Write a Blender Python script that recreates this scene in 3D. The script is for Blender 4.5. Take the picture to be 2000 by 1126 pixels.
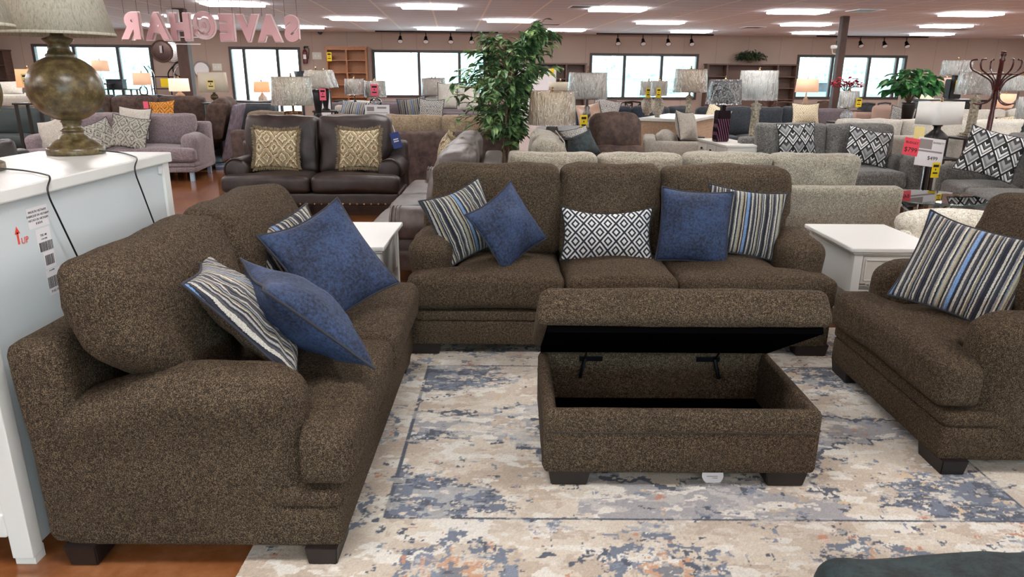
import bpy, bmesh, math, random
import numpy as np
from mathutils import Vector, Matrix, Euler, noise
for _o in list(bpy.data.objects): bpy.data.objects.remove(_o)
SC = bpy.context.scene; COL = SC.collection
random.seed(4)
PI = math.pi
def R(d): return math.radians(d)

# ---------------------------------------------------------------- camera
F, HOR, ROLL, EYE = 1380., 148., R(.35), 1.6
TH = math.atan((563 - HOR) / F)
cd = bpy.data.cameras.new('camera'); cam = bpy.data.objects.new('camera', cd); COL.objects.link(cam)
cd.sensor_width = 36; cd.lens = F / 2000 * 36; cd.clip_end = 300; cd.clip_start = .05
cam.location = (0, 0, EYE)
FW = Vector((0, math.cos(TH), -math.sin(TH))); UP0 = Vector((0, math.sin(TH), math.cos(TH))); RT0 = Vector((1, 0, 0))
RT = RT0 * math.cos(ROLL) + UP0 * math.sin(ROLL); UP = UP0 * math.cos(ROLL) - RT0 * math.sin(ROLL)
cam.rotation_euler = Matrix((RT, UP, -FW)).transposed().to_euler()
SC.camera = cam
# ---------------------------------------------------------------- world, exposure
w = bpy.data.worlds.new('sky'); SC.world = w; w.use_nodes = True
bg = w.node_tree.nodes['Background']; bg.inputs[0].default_value = (.70, .90, 1, 1); bg.inputs[1].default_value = 6.0
SC.view_settings.view_transform = 'Standard'; SC.view_settings.look = 'None'
SC.view_settings.gamma = 1; SC.view_settings.use_curve_mapping = False
SC.view_settings.exposure = 0.85
LAMP_L = 13.5      # radiance of the ceiling troffers
BA = R(4.8)        # the building stands turned by this much
CEIL = 3.05
def bld(bx, by, z=0): return Vector((bx * math.cos(BA) - by * math.sin(BA), bx * math.sin(BA) + by * math.cos(BA), z))

# ---------------------------------------------------------------- placing helpers (where a sight line meets a plane)
def ray(x, y): return FW + RT * ((x - 1000) / F) - UP * ((y - 563) / F)
def atY(x, y, Y): d = ray(x, y); return d * (Y / d.y) + Vector((0, 0, EYE))
def atZ(x, y, Z): d = ray(x, y); return d * ((Z - EYE) / d.z) + Vector((0, 0, EYE))
def mpp(y, Y): return (Y / ray(1000, y).y) / F
# ---------------------------------------------------------------- objects
def obj(name, me, mat=None, parent=None, loc=(0, 0, 0), rot=(0, 0, 0), smooth=False):
    if isinstance(me, bmesh.types.BMesh):
        m = bpy.data.meshes.new(name); me.to_mesh(m); me.free(); me = m
    if smooth:
        me.polygons.foreach_set('use_smooth', [True] * len(me.polygons))
    if mat is not None:
        me.materials.clear(); me.materials.append(mat)
    o = bpy.data.objects.new(name, me); COL.objects.link(o)
    o.location = loc; o.rotation_euler = rot
    if parent: o.parent = parent
    return o
def tag(o, label=None, cat=None, group=None, kind=None):
    if label: o['label'] = label
    if cat: o['category'] = cat
    if group: o['group'] = group
    if kind: o['kind'] = kind
    return o
def thing(name, label, cat, loc=(0, 0, 0), rz=0, group=None):
    o = bpy.data.objects.new(name, None); COL.objects.link(o); o.empty_display_size = .1
    o.location = loc; o.rotation_euler = (0, 0, rz); return tag(o, label, cat, group)
def copy_tree(o, parent=None):
    c = o.copy(); COL.objects.link(c)
    if parent: c.parent = parent
    for ch in [x for x in bpy.data.objects if x.parent == o]: copy_tree(ch, c)
    return c
# ---------------------------------------------------------------- meshes
def B(*boxes, bev=0, seg=2):
    """boxes given as (x0,x1,y0,y1,z0,z1)"""
    bm = bmesh.new()
    for b in boxes:
        x0, x1, y0, y1, z0, z1 = b
        m = Matrix.Translation(((x0+x1)/2, (y0+y1)/2, (z0+z1)/2)) @ Matrix.Diagonal((abs(x1-x0), abs(y1-y0), abs(z1-z0), 1))
        bmesh.ops.create_cube(bm, size=1, matrix=m)
    if bev: bmesh.ops.bevel(bm, geom=bm.edges[:], offset=bev, segments=seg, affect='EDGES', profile=.6)
    return bm
def taper(x0, x1, y0, y1, z0, z1, k=.75, bev=.004):
    bm = bmesh.new(); cx, cy = (x0+x1)/2, (y0+y1)/2
    top = [bm.verts.new((x, y, z1)) for x, y in ((x0, y0), (x1, y0), (x1, y1), (x0, y1))]
    bot = [bm.verts.new((cx+(x-cx)*k, cy+(y-cy)*k, z0)) for x, y in ((x0, y0), (x1, y0), (x1, y1), (x0, y1))]
    bm.faces.new(top); bm.faces.new(bot[::-1])
    for i in range(4): bm.faces.new((bot[i], bot[(i+1) % 4], top[(i+1) % 4], top[i]))
    bmesh.ops.bevel(bm, geom=bm.edges[:], offset=bev, segments=2, affect='EDGES'); return bm
def join(*bms):
    out = bmesh.new()
    for b in bms:
        m = bpy.data.meshes.new('t'); b.to_mesh(m); b.free(); out.from_mesh(m); bpy.data.meshes.remove(m)
    return out
def shift(bm, v=(0, 0, 0), rot=None):
    if rot: bm.transform(Euler(rot).to_matrix().to_4x4())
    bm.transform(Matrix.Translation(v)); return bm
def lathe(prof, seg=28, sx=1, sy=1, at=(0, 0, 0), sq=0):
    """prof = [(r,z)...]; sq>2 gives a squarish (superellipse) section"""
    bm = bmesh.new(); rings = []
    for r, z in prof:
        ring = []
        for k in range(seg):
            a = 2*PI*(k+.5)/seg; c, s = math.cos(a), math.sin(a)
            if sq: q = (abs(c)**sq + abs(s)**sq)**(-1/sq); c *= q; s *= q
            ring.append(bm.verts.new((at[0]+r*c*sx, at[1]+r*s*sy, at[2]+z)))
        rings.append(ring)
    for a, b in zip(rings, rings[1:]):
        for k in range(seg): bm.faces.new((a[k], a[(k+1) % seg], b[(k+1) % seg], b[k]))
    if prof[0][0] > 1e-4: bm.faces.new(rings[0][::-1])
    if prof[-1][0] > 1e-4: bm.faces.new(rings[-1])
    bmesh.ops.remove_doubles(bm, verts=bm.verts[:], dist=1e-5)
    return bm
def open_ring(r0, r1, z0, z1, t=.004, seg=32, sx=1, sy=1, sq=0):
    """a lampshade: open top and bottom, with thickness"""
    bm = bmesh.new(); rs = []
    for r, z in ((r0, z0), (r1, z1), (r1-t, z1), (r0-t, z0)):
        ring = []
        for k in range(seg):
            a = 2*PI*(k+.5)/seg; c, s = math.cos(a), math.sin(a)
            if sq: q = (abs(c)**sq + abs(s)**sq)**(-1/sq); c *= q; s *= q
            ring.append(bm.verts.new((r*c*sx, r*s*sy, z)))
        rs.append(ring)
    for i in range(4):
        a, b = rs[i], rs[(i+1) % 4]
        for k in range(seg): bm.faces.new((a[k], a[(k+1) % seg], b[(k+1) % seg], b[k]))
    return bm
def tube(pts, r, seg=8, closed=False, cap=True):
    bm = bmesh.new(); pts = [Vector(p) for p in pts]; n = len(pts); rings = []
    up = Vector((0, 0, 1)); prev = None
    for i, p in enumerate(pts):
        a = pts[i-1] if (i or closed) else p; b = pts[(i+1) % n] if (i < n-1 or closed) else p
        d = (b-a).normalized()
        if prev is None:
            s = d.cross(up)
            if s.length < .1: s = d.cross(Vector((1, 0, 0)))
        else: s = prev - d*prev.dot(d)
        s.normalize(); prev = s; t = s.cross(d); rr = r[i] if isinstance(r, (list, tuple)) else r
        rings.append([bm.verts.new(p + (s*math.cos(2*PI*k/seg) + t*math.sin(2*PI*k/seg))*rr) for k in range(seg)])
    m = n if closed else n-1
    for i in range(m):
        a, b = rings[i], rings[(i+1) % n]
        for k in range(seg): bm.faces.new((a[k], a[(k+1) % seg], b[(k+1) % seg], b[k]))
    if cap and not closed: bm.faces.new(rings[0][::-1]); bm.faces.new(rings[-1])
    bmesh.ops.recalc_face_normals(bm, faces=bm.faces[:]); return bm
def smooth_path(pts, k=6):
    P = [Vector(p) for p in pts]; out = []
    for i in range(len(P)-1):
        p0 = P[max(i-1, 0)]; p1 = P[i]; p2 = P[i+1]; p3 = P[min(i+2, len(P)-1)]
        for j in range(k):
            t = j/k; out.append(.5*((2*p1)+(p2-p0)*t+(2*p0-5*p1+4*p2-p3)*t*t+(3*p1-p0-3*p2+p3)*t**3))
    out.append(P[-1]); return out
def fbm(p, s): return noise.noise(Vector(p)*s) + .5*noise.noise(Vector(p)*s*2.1)
def rbox(w, d, h, r=.05, n=(12, 8, 8), bulge=(0, 0, 0), c=(0, 0, 0), f=None, nz=0, ns=5, seed=0, rot=None):
    """soft box: rounded edges, bulging faces, uneven surface; centred, then f(), then rot, then moved to c"""
    bm = bmesh.new(); V = {}; nx, ny, nzz = n
    hx, hy, hz = w/2, d/2, h/2; r = min(r, hx*.98, hy*.98, hz*.98)
    def sp(i, m):
        t = i/m*2-1; return math.copysign(1-(1-abs(t))**1.5, t)
    def vert(i, j, k):
        q = (i, j, k)
        if q in V: return V[q]
        u, v, t = sp(i, nx), sp(j, ny), sp(k, nzz)
        p = [u*hx, v*hy, t*hz]; lim = (hx-r, hy-r, hz-r)
        inn = [max(-l, min(l, a)) for a, l in zip(p, lim)]
        dv = Vector([a-b for a, b in zip(p, inn)])
        if dv.length > 1e-9: dv = dv.normalized()*r
        p = Vector(inn)+dv; uu, vv, tt = 1-u*u, 1-v*v, 1-t*t
        p.z += bulge[2]*t*uu*vv; p.x += bulge[0]*u*vv*tt; p.y += bulge[1]*v*uu*tt
        if nz:
            s = seed*7.3; q3 = p+Vector((s, s*.7, -s)); g = fbm(q3, ns)
            nrm = Vector((p.x/hx, p.y/hy, p.z/hz)); nrm = Vector([math.copysign(abs(a)**3, a) for a in nrm])
            if nrm.length > 1e-6: nrm.normalize()
            p = p+nrm*g*nz
        if f: p = Vector(f(p.x, p.y, p.z))
        V[q] = bm.verts.new(p); return V[q]
    def face(a, b, cc, dd): bm.faces.new((vert(*a), vert(*b), vert(*cc), vert(*dd)))
    for i in range(nx):
        for j in range(ny):
            face((i, j, 0), (i, j+1, 0), (i+1, j+1, 0), (i+1, j, 0)); face((i, j, nzz), (i+1, j, nzz), (i+1, j+1, nzz), (i, j+1, nzz))
    for i in range(nx):
        for k in range(nzz):
            face((i, 0, k), (i+1, 0, k), (i+1, 0, k+1), (i, 0, k+1)); face((i, ny, k), (i, ny, k+1), (i+1, ny, k+1), (i+1, ny, k))
    for j in range(ny):
        for k in range(nzz):
            face((0, j, k), (0, j, k+1), (0, j+1, k+1), (0, j+1, k)); face((nx, j, k), (nx, j+1, k), (nx, j+1, k+1), (nx, j, k+1))
    return shift(bm, c, rot)
def sst(a, b, x):
    t = max(0, min(1, (x-a)/(b-a))); return t*t*(3-2*t)
def pillow_bm(w, h, t, n=22, ear=.09, wr=.012, seed=0, sag=0):
    """throw pillow in the xz plane, face towards -y; returns mesh and its seam loop"""
    bm = bmesh.new(); G = {}; seam = []
    def pos(u, v, s):
        x = w/2*u*(1-ear*(1-v*v)); z = h/2*v*(1-ear*(1-u*u)) - sag*(1-u*u)*(v+1)/2
        e = max(0, (1-u*u)*(1-v*v)); y = s*t/2*(e**.5*.75+e*.25)
        g = fbm((x*1.3+seed*3.1, seed+s, z*1.3), 6)*wr*min(1, e*3)
        q = 4*abs(u*v)*e
        g -= .35*wr*math.sin((abs(u)-abs(v))*16+seed)*min(1, q*2)
        y += s*g; y += .012*math.sin(3*u+seed)*(1-e) ; return Vector((x, y, z))
    def vv(i, j, s):
        u = -1+2*i/n; v = -1+2*j/n; u = math.copysign(1-(1-abs(u))**1.25, u); v = math.copysign(1-(1-abs(v))**1.25, v)
        edge = i in (0, n) or j in (0, n); k = (i, j, 0 if edge else s)
        if k not in G: G[k] = bm.verts.new(pos(u, v, 0 if edge else s) if not edge else pos(u, v, 1))
        return G[k]
    for i in range(n):
        for j in range(n):
            bm.faces.new((vv(i, j, -1), vv(i+1, j, -1), vv(i+1, j+1, -1), vv(i, j+1, -1)))
            bm.faces.new((vv(i, j, 1), vv(i, j+1, 1), vv(i+1, j+1, 1), vv(i+1, j, 1)))
    loop = [(i, 0) for i in range(n)] + [(n, j) for j in range(n)] + [(i, n) for i in range(n, 0, -1)] + [(0, j) for j in range(n, 0, -1)]
    seam = [G[(i, j, 0)].co.copy() for i, j in loop]
    return bm, seam
# ---------------------------------------------------------------- materials
def hexc(c, k=1):
    if isinstance(c, str):
        c = c.lstrip('#'); v = [int(c[i:i+2], 16)/255 for i in (0, 2, 4)]
        v = [(x/12.92 if x < .04045 else ((x+.055)/1.055)**2.4)*k for x in v]
    else: v = [x*k for x in c]
    return (*v, 1)
class N:
    def __init__(s, name):
        s.m = bpy.data.materials.new(name); s.m.use_nodes = True; s.t = s.m.node_tree; s.b = s.t.nodes['Principled BSDF']
    def n(s, typ, **kw):
        nd = s.t.nodes.new(typ)
        for k, v in kw.items():
            if k in nd.inputs: s.set(nd.inputs[k], v)
            else: setattr(nd, k, v)
        return nd
    def set(s, inp, v):
        if isinstance(v, bpy.types.NodeSocket): s.t.links.new(v, inp)
        else: inp.default_value = v
    def math(s, op, a, b=None, c=None):
        nd = s.t.nodes.new('ShaderNodeMath'); nd.operation = op
        for i, v in enumerate((a, b, c)):
            if v is not None: s.set(nd.inputs[i], v)
        return nd.outputs[0]
    def mix(s, f, a, b, mode='MIX'):
        nd = s.t.nodes.new('ShaderNodeMix'); nd.data_type = 'RGBA'; nd.blend_type = mode
        s.set(nd.inputs[0], f); s.set(nd.inputs[6], a); s.set(nd.inputs[7], b); return nd.outputs[2]
    def co(s, scale=(1, 1, 1), kind='Object', rot=(0, 0, 0)):
        t = s.t.nodes.new('ShaderNodeTexCoord'); m = s.t.nodes.new('ShaderNodeMapping'); m.inputs['Scale'].default_value = scale
        m.inputs['Rotation'].default_value = rot
        s.t.links.new(t.outputs[kind], m.inputs[0]); return m.outputs[0]
    def noise(s, vec, scale, det=2, rough=.5):
        nd = s.n('ShaderNodeTexNoise', Scale=scale, Detail=det, Roughness=rough); s.t.links.new(vec, nd.inputs['Vector']); return nd.outputs['Fac']
    def ramp(s, f, stops, interp='LINEAR'):
        nd = s.t.nodes.new('ShaderNodeValToRGB'); cr = nd.color_ramp; cr.interpolation = interp
        while len(cr.elements) < len(stops): cr.elements.new(1)
        for e, (p, c) in zip(cr.elements, stops): e.position = p; e.color = hexc(c)
        s.set(nd.inputs[0], f); return nd.outputs[0]
    def bump(s, h, st=.3, d=.01):
        nd = s.n('ShaderNodeBump', Strength=st, Distance=d); s.t.links.new(h, nd.inputs['Height']); s.t.links.new(nd.outputs[0], s.b.inputs['Normal'])
    def fin(s, col=None, rough=None, **kw):
        if col is not None: s.set(s.b.inputs['Base Color'], hexc(col) if isinstance(col, (str, tuple)) else col)
        if rough is not None: s.set(s.b.inputs['Roughness'], rough)
        for k, v in kw.items(): s.set(s.b.inputs[k.replace('_', ' ')], v)
        return s.m
def plain(name, c, rough=.5, metal=0, var=.06, vs=8, **kw):
    n = N(name); f = n.noise(n.co(), vs, 3); a = hexc(c)
    col = n.mix(f, tuple(x*(1-var) for x in a[:3])+(1,), tuple(min(1, x*(1+var)) for x in a[:3])+(1,))
    return n.fin(col, rough, Metallic=metal, **kw)
def fabric(name, dark, mid, light, sc=230, bump=.6, sheen=.2, rough=.95, big=.12, stretch=(1, 1, 1)):
    n = N(name); co = n.co(stretch); a = n.noise(co, sc, 2, .7); b = n.noise(co, sc*.28, 2); c = n.noise(n.co(), 3.5, 2)
    s = n.math('ADD', n.math('MULTIPLY', a, .8), n.math('MULTIPLY', b, .2))
    col = n.ramp(s, [(.33, dark), (.5, mid), (.62, light)])
    col = n.mix(1.0, col, n.ramp(c, [(.3, (1-big,)*3), (.7, (1+0*big,)*3)]), 'MULTIPLY')
    n.bump(s, bump, .004); return n.fin(col, rough, Sheen_Weight=sheen, Sheen_Roughness=.5, Specular_IOR_Level=.15)
def velvet(name, dark, light, sheen=.6, sc=26):
    n = N(name); co = n.co(); a = n.noise(co, sc, 4, .65); b = n.noise(co, 6, 2); g = n.noise(co, 170, 2)
    s = n.math('ADD', n.math('MULTIPLY', a, .55), n.math('ADD', n.math('MULTIPLY', b, .3), n.math('MULTIPLY', g, .15)))
    n.bump(g, .25, .003); return n.fin(n.ramp(s, [(.4, dark), (.6, light)]), .75, Sheen_Weight=sheen, Sheen_Roughness=.35, Sheen_Tint=hexc(light))
def leather(name, dark, light, rough=.38):
    n = N(name); co = n.co(); a = n.noise(co, 5, 4, .6); g = n.n('ShaderNodeTexVoronoi', Scale=260.0); n.t.links.new(co, g.inputs['Vector'])
    cr = n.noise(co, 14, 4, .6)
    n.bump(n.math('ADD', n.math('MULTIPLY', g.outputs[0], .25), cr), .35, .012)
    return n.fin(n.ramp(a, [(.35, dark), (.7, light)]), n.math('ADD', rough-.08, n.math('MULTIPLY', a, .2)))
def wood(name, dark, light, rough=.45, ax=(12, 1.2, 12), ns=3):
    n = N(name); a = n.noise(n.co(ax), ns, 5, .6); n.bump(a, .12, .004)
    return n.fin(n.ramp(a, [(.3, dark), (.7, light)]), rough)
def glassm(name, c=(.9, .97, .95), rough=0.02, mixf=.5):
    n = N(name); t = n.t; tr = n.n('ShaderNodeBsdfTransparent', Color=(*c, 1)); gl = n.n('ShaderNodeBsdfGlossy', Roughness=rough)
    fr = n.n('ShaderNodeFresnel', IOR=1.5); mx = t.nodes.new('ShaderNodeMixShader')
    t.links.new(n.math('ADD', fr.outputs[0], mixf), mx.inputs[0]); t.links.new(tr.outputs[0], mx.inputs[1]); t.links.new(gl.outputs[0], mx.inputs[2])
    t.links.new(mx.outputs[0], t.nodes['Material Output'].inputs[0]); return n.m
def wrapm():
    n = N('clear_plastic_wrap'); t = n.t; co = n.co((1, 1, .22)); a = n.noise(co, 26, 3, .6)
    bp = n.n('ShaderNodeBump', Strength=1.0, Distance=.05); t.links.new(a, bp.inputs['Height'])
    tr = n.n('ShaderNodeBsdfTransparent', Color=(.97, .97, .97, 1)); gl = n.n('ShaderNodeBsdfGlossy', Roughness=.12); t.links.new(bp.outputs[0], gl.inputs['Normal'])
    lw = n.n('ShaderNodeLayerWeight', Blend=.35); t.links.new(bp.outputs[0], lw.inputs['Normal'])
    mx = t.nodes.new('ShaderNodeMixShader'); t.links.new(n.math('ADD', n.math('MULTIPLY', lw.outputs[0], .45), .05), mx.inputs[0])
    t.links.new(tr.outputs[0], mx.inputs[1]); t.links.new(gl.outputs[0], mx.inputs[2]); t.links.new(mx.outputs[0], t.nodes['Material Output'].inputs[0]); return n.m
def emis(name, c, s, base=None):
    n = N(name); return n.fin(base or c, .8, Emission_Color=hexc(c), Emission_Strength=s)
def stripes_mat(name='striped_chenille'):
    n = N(name); sx = n.n('ShaderNodeSeparateXYZ'); n.t.links.new(n.co(), sx.inputs[0]); x, z = sx.outputs[0], sx.outputs[2]
    wob = n.noise(n.co((30, 1, 90)), 1.5, 2)
    u = n.math('FRACT', n.math('ADD', n.math('MULTIPLY', n.math('ADD', x, n.math('MULTIPLY', n.math('SUBTRACT', wob, .5), .006)), 4.1), .5))
    seq = ['1a1f30', 'c9c4b8', '23232a', 'b8b6b0', '3c3c42', '1c2438', '8e8d8c', 'e0d8c4', '17181f', '6c7890', 'b9b29e', '9a8f74', '202028', 'cfcabd', '555458', '7fa0cc', '6f95c8', '1c2030', 'c4c0b6', '45454a', '161a2a', 'b4b1ac', '2a2d3a', 'd8cfb8', '8c8672', '22242e', '9aa0aa', '1a1c26', 'c8c2b4', '3a3c46', '101424']
    wd = [random.Random(5+i).uniform(.6, 1.5) for i in range(len(seq))]; tot = sum(wd); p = 0; st = []
    for c, q in zip(seq, wd): st.append((p/tot, c)); p += q
    col = n.ramp(u, st, 'CONSTANT'); g = n.noise(n.co((1, 1, 1)), 240, 2, .7)
    col = n.mix(.55, col, n.ramp(g, [(.35, (.25,)*3), (.6, (1.0,)*3)]), 'MULTIPLY')
    rib = n.math('SINE', n.math('MULTIPLY', x, 620)); n.bump(n.math('ADD', rib, n.math('MULTIPLY', g, 2)), .5, .004)
    return n.fin(col, .9, Sheen_Weight=.2)
def diamond_mat():
    n = N('diamond_lattice_weave'); sx = n.n('ShaderNodeSeparateXYZ'); n.t.links.new(n.co(), sx.inputs[0]); x, z = sx.outputs[0], sx.outputs[2]
    def tri(v): return n.math('ABSOLUTE', n.math('SUBTRACT', n.math('FRACT', v), .5))
    u = n.math('MULTIPLY', x, 10.2); v = n.math('ADD', n.math('MULTIPLY', z, 9.0), .5)
    d1 = n.math('ADD', tri(u), tri(v)); d2 = n.math('ADD', tri(n.math('ADD', u, .5)), tri(n.math('ADD', v, .5)))
    def band(d, a, b): return n.math('MULTIPLY', n.math('GREATER_THAN', d, a), n.math('LESS_THAN', d, b))
    m = n.math('MAXIMUM', n.math('MAXIMUM', band(d1, .425, .575), band(d1, .15, .285)), band(d2, .15, .285))
    g = n.noise(n.co(), 260, 2); col = n.mix(m, hexc('d6d5d2'), hexc('1d2433')); col = n.mix(.35, col, n.ramp(g, [(.35, (.4,)*3), (.6, (1,)*3)]), 'MULTIPLY')
    n.bump(n.math('ADD', n.math('MULTIPLY', m, .6), g), .4, .004); return n.fin(col, .9)
def chevron_mat():
    n = N('chevron_weave'); sx = n.n('ShaderNodeSeparateXYZ'); n.t.links.new(n.co(), sx.inputs[0]); x, z = sx.outputs[0], sx.outputs[2]
    def tri(v): return n.math('ABSOLUTE', n.math('SUBTRACT', n.math('FRACT', v), .5))
    a = n.math('ADD', n.math('MULTIPLY', x, 6.3), n.math('MULTIPLY', z, 4.6)); b = n.math('SUBTRACT', n.math('MULTIPLY', x, 6.3), n.math('MULTIPLY', z, 4.6))
    fa, fb = n.math('FRACT', a), n.math('FRACT', b)
    mn = n.math('MAXIMUM', n.math('SUBTRACT', 1, fa), fb)
    k = n.ramp(mn, [(0, '101012'), (.25, 'd8d8d6'), (.33, '555557'), (.47, '1a1a1c'), (.55, 'c9c9c6'), (.68, '6a6a6c'), (.78, 'dcdcda'), (.86, '0c0c0e')], 'CONSTANT')
    # every second cell keeps a different order of greys
    alt = n.math('GREATER_THAN', n.math('FRACT', n.math('MULTIPLY', n.math('ADD', n.math('FLOOR', a), n.math('FLOOR', b)), .5)), .25)
    k2 = n.ramp(mn, [(0, 'c4c4c2'), (.2, '3a3a3c'), (.42, '8e8e8e'), (.62, '6f6f70'), (.78, 'b8b8b6'), (.86, '0c0c0e')], 'CONSTANT')
    col = n.mix(alt, k, k2); g = n.noise(n.co(), 200, 2); n.bump(g, .3, .003); return n.fin(col, .85)
def motif_mat(name, base, inks, scale=7, th=.56, rings=True):
    """faded figured cloth: diamond medallions broken up by noise"""
    n = N(name); co = n.co(); sx = n.n('ShaderNodeSeparateXYZ'); n.t.links.new(co, sx.inputs[0])
    def tri(v): return n.math('ABSOLUTE', n.math('SUBTRACT', n.math('FRACT', v), .5))
    u = n.math('MULTIPLY', sx.outputs[0], scale); v = n.math('MULTIPLY', sx.outputs[2], scale*.8)
    d = n.math('ADD', tri(u), tri(v)); w1 = n.math('ADD', d, n.math('MULTIPLY', n.noise(co, scale*6, 2), .35))
    s = n.math('FRACT', n.math('MULTIPLY', w1, 3.2)); col = hexc(base)
    for i, c in enumerate(inks):
        m = n.math('MULTIPLY', n.math('GREATER_THAN', s, .12+.3*i), n.math('LESS_THAN', s, .3+.3*i))
        m = n.math('MULTIPLY', m, n.math('GREATER_THAN', n.noise(co, scale*(2+i), 3), th-.12)); col = n.mix(m, col, hexc(c))
    g = n.noise(co, 220, 2); n.bump(g, .4, .003); return n.fin(col, .9)
# ---------------------------------------------------------------- material instances
M = {}
M['brown'] = fabric('brown_chenille', '18130e', '3f352b', '806f5a', 310, 1.0, .0)
M['brown2'] = fabric('brown_chenille_darker', '16110d', '3b3127', '766550', 310, 1.0, .0)
M['black_cloth'] = plain('black_lining', '050506', 1, Specular_IOR_Level=0)
M['espresso'] = plain('espresso_wood', '1c1413', .45, vs=20, var=.25)
M['stripe'] = stripes_mat(); M['diamond'] = diamond_mat(); M['chevron'] = chevron_mat()
M['blue'] = velvet('blue_velvet', '091226', '304468', .35, 75)
M['teal_black'] = velvet('black_green_velvet', '0b1214', '27383b', .3)
M['piping'] = plain('dark_piping', '2b2c35', .8)
M['leather'] = leather('brown_leather', '1d1513', '3a2d29', .36)
M['leather_l'] = leather('greyed_brown_leather', '3b3230', '6a5f5c', .38)
M['leather_b'] = leather('black_leather', '14110f', '2a2523', .36)
M['micro'] = velvet('dark_brown_microfibre', '33241e', '594339', .3, 14)
M['micro_back'] = velvet('mauve_grey_backing', '5c525c', '857a86', .3, 9)
M['tan'] = fabric('tan_chenille', '57463a', '83705c', 'a8957c', 120, .5)
M['tanbody'] = velvet('brown_suede', '3a2c29', '5a4742', .4, 12)
M['cream'] = fabric('light_grey_tweed', '4c473e', '8c8576', 'b8b1a2', 190, .7)
M['greige'] = fabric('greige_linen', '6d665c', '9d948a', 'bab1a6', 170, .4)
M['grey'] = fabric('grey_chenille', '2c2b2a', '5d5b58', '8e8b86', 150, .6)
M['charcoal'] = fabric('charcoal_weave', '17191c', '30343a', '4a4f55', 150, .4)
M['navy'] = fabric('dark_slate_weave', '15181f', '2b303b', '454b57', 150, .4)
M['mauve'] = fabric('mauve_grey_plush', '54484c', '85777b', 'a6989b', 150, .5)
M['mauve2'] = fabric('taupe_grey_plush', '4a4146', '6a5f64', '857a7e', 150, .4)
M['ivory'] = fabric('ivory_linen', '9b958a', 'c4beb3', 'dfdad0', 150, .3)
M['boucle'] = fabric('cream_boucle', 'b0a999', 'dbd5c6', 'f2eee2', 90, .9)
M['plum'] = velvet('plum_velvet', '4a1f33', '7a3551', .3)
M['slate'] = leather('slate_leather', '1a1d22', '3a3f46', .4)
M['floral'] = motif_mat('floral_tapestry', 'b39a8c', ['7c4d42', '8f6f63'], 22, .5)
M['fringe_fig'] = motif_mat('ikat_tapestry', 'a3936f', ['d6cbb0', '6a4a30', '8a8878'], 5.5, .46)
M['medal'] = motif_mat('grey_medallion_weave', 'aaa79c', ['2e302f', '6f706b'], 6, .5)
M['fringe'] = fabric('brush_fringe', '6a5c48', 'a08e70', 'cdbd9d', 140, 1)
M['orange'] = motif_mat('orange_kilim', 'cf8426', ['5b4a38', 'efb060'], 5, .5)
M['ivorypat'] = motif_mat('ivory_tufted', 'd8cdb2', ['9a8560', 'c9bb99'], 8, .45)
M['greypat'] = motif_mat('grey_spotted', '9a9692', ['3a3a3c', 'c9c7c2'], 9, .5)
M['bwpat'] = motif_mat('black_white_scroll', 'c9c6c0', ['17181a', '3c3d40'], 14, .5)
M['tanstripe'] = stripes_mat('muted_stripe_weave')
M['white'] = plain('white_paint', 'd9dad6', .35, vs=4, var=.02)
M['white_back'] = plain('white_backing_board', 'c3cbcd', .55, vs=3, var=.03)
M['offwhite'] = plain('antique_white', 'c9c7bf', .45, vs=12, var=.05)
M['black'] = plain('black_paint', '101012', .35)
M['blackmetal'] = plain('black_metal', '0d0d0f', .35, .7)
M['chrome'] = plain('chrome', 'c9c9cc', .12, 1)
M['brass'] = plain('nailhead_brass', 'b79a74', .3, 1)
M['glass'] = glassm('window_glass', (.93, .99, .99), .02, 0.0)
M['tableglass'] = glassm('table_glass', (.72, .82, .78), .02, .12)
M['clear'] = glassm('clear_crystal', (.93, .95, .96), .05, .12)
M['wrap'] = wrapm()
M['dkwood'] = wood('dark_hutch_wood', '46322b', '6b5146', .5)
M['honey'] = wood('honey_oak', '8a5330', 'b47a4e', .45)
M['pale'] = wood('pale_wood', 'a5896f', 'c4a88c', .5)
M['redwood'] = wood('mahogany', '2c0d0b', '54201a', .25)
M['orangewood'] = wood('orange_wood', '8a4423', 'b05d33', .35)
M['trim'] = plain('bronze_window_frame', '3a302e', .5)
M['yellow'] = plain('yellow_tag', 'e5c60a', .6); M['pink'] = plain('pink_tag', 'ea5f78', .6); M['red'] = plain('red_sign_card', 'dd3b4c', .6)
M['paper'] = plain('white_card', 'd8d6d8', .6); M['ink'] = plain('ink', '18181a', .8); M['redink'] = plain('red_ink', 'd6412f', .7)
M['cardgrey'] = plain('printed_grey', '8d8380', .7); M['paleyellow'] = plain('pale_yellow_tag', 'ddc983', .6)
M['bluetag'] = plain('blue_hang_tag', '2b3f7c', .6)
M['leaf'] = (lambda n: n.fin(n.ramp(n.noise(n.co(), 9, 3), [(.3, '223a26'), (.5, '4c7044'), (.65, '93b070')]), .45))(N('ficus_leaf'))
M['leafd'] = (lambda n: n.fin(n.ramp(n.noise(n.co(), 9, 3), [(.3, '101f14'), (.55, '24402a'), (.7, '4a6b3d')]), .45))(N('dark_leaf'))
M['leafb'] = (lambda n: n.fin(n.ramp(n.noise(n.co(), 9, 3), [(.3, '16361d'), (.55, '2f6a37'), (.7, '6aa055')]), .35))(N('broad_leaf'))
M['bark'] = wood('bark', '4a3a2c', '7d6a52', .8)
M['flower'] = plain('red_flower', 'b01236', .6)

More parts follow.
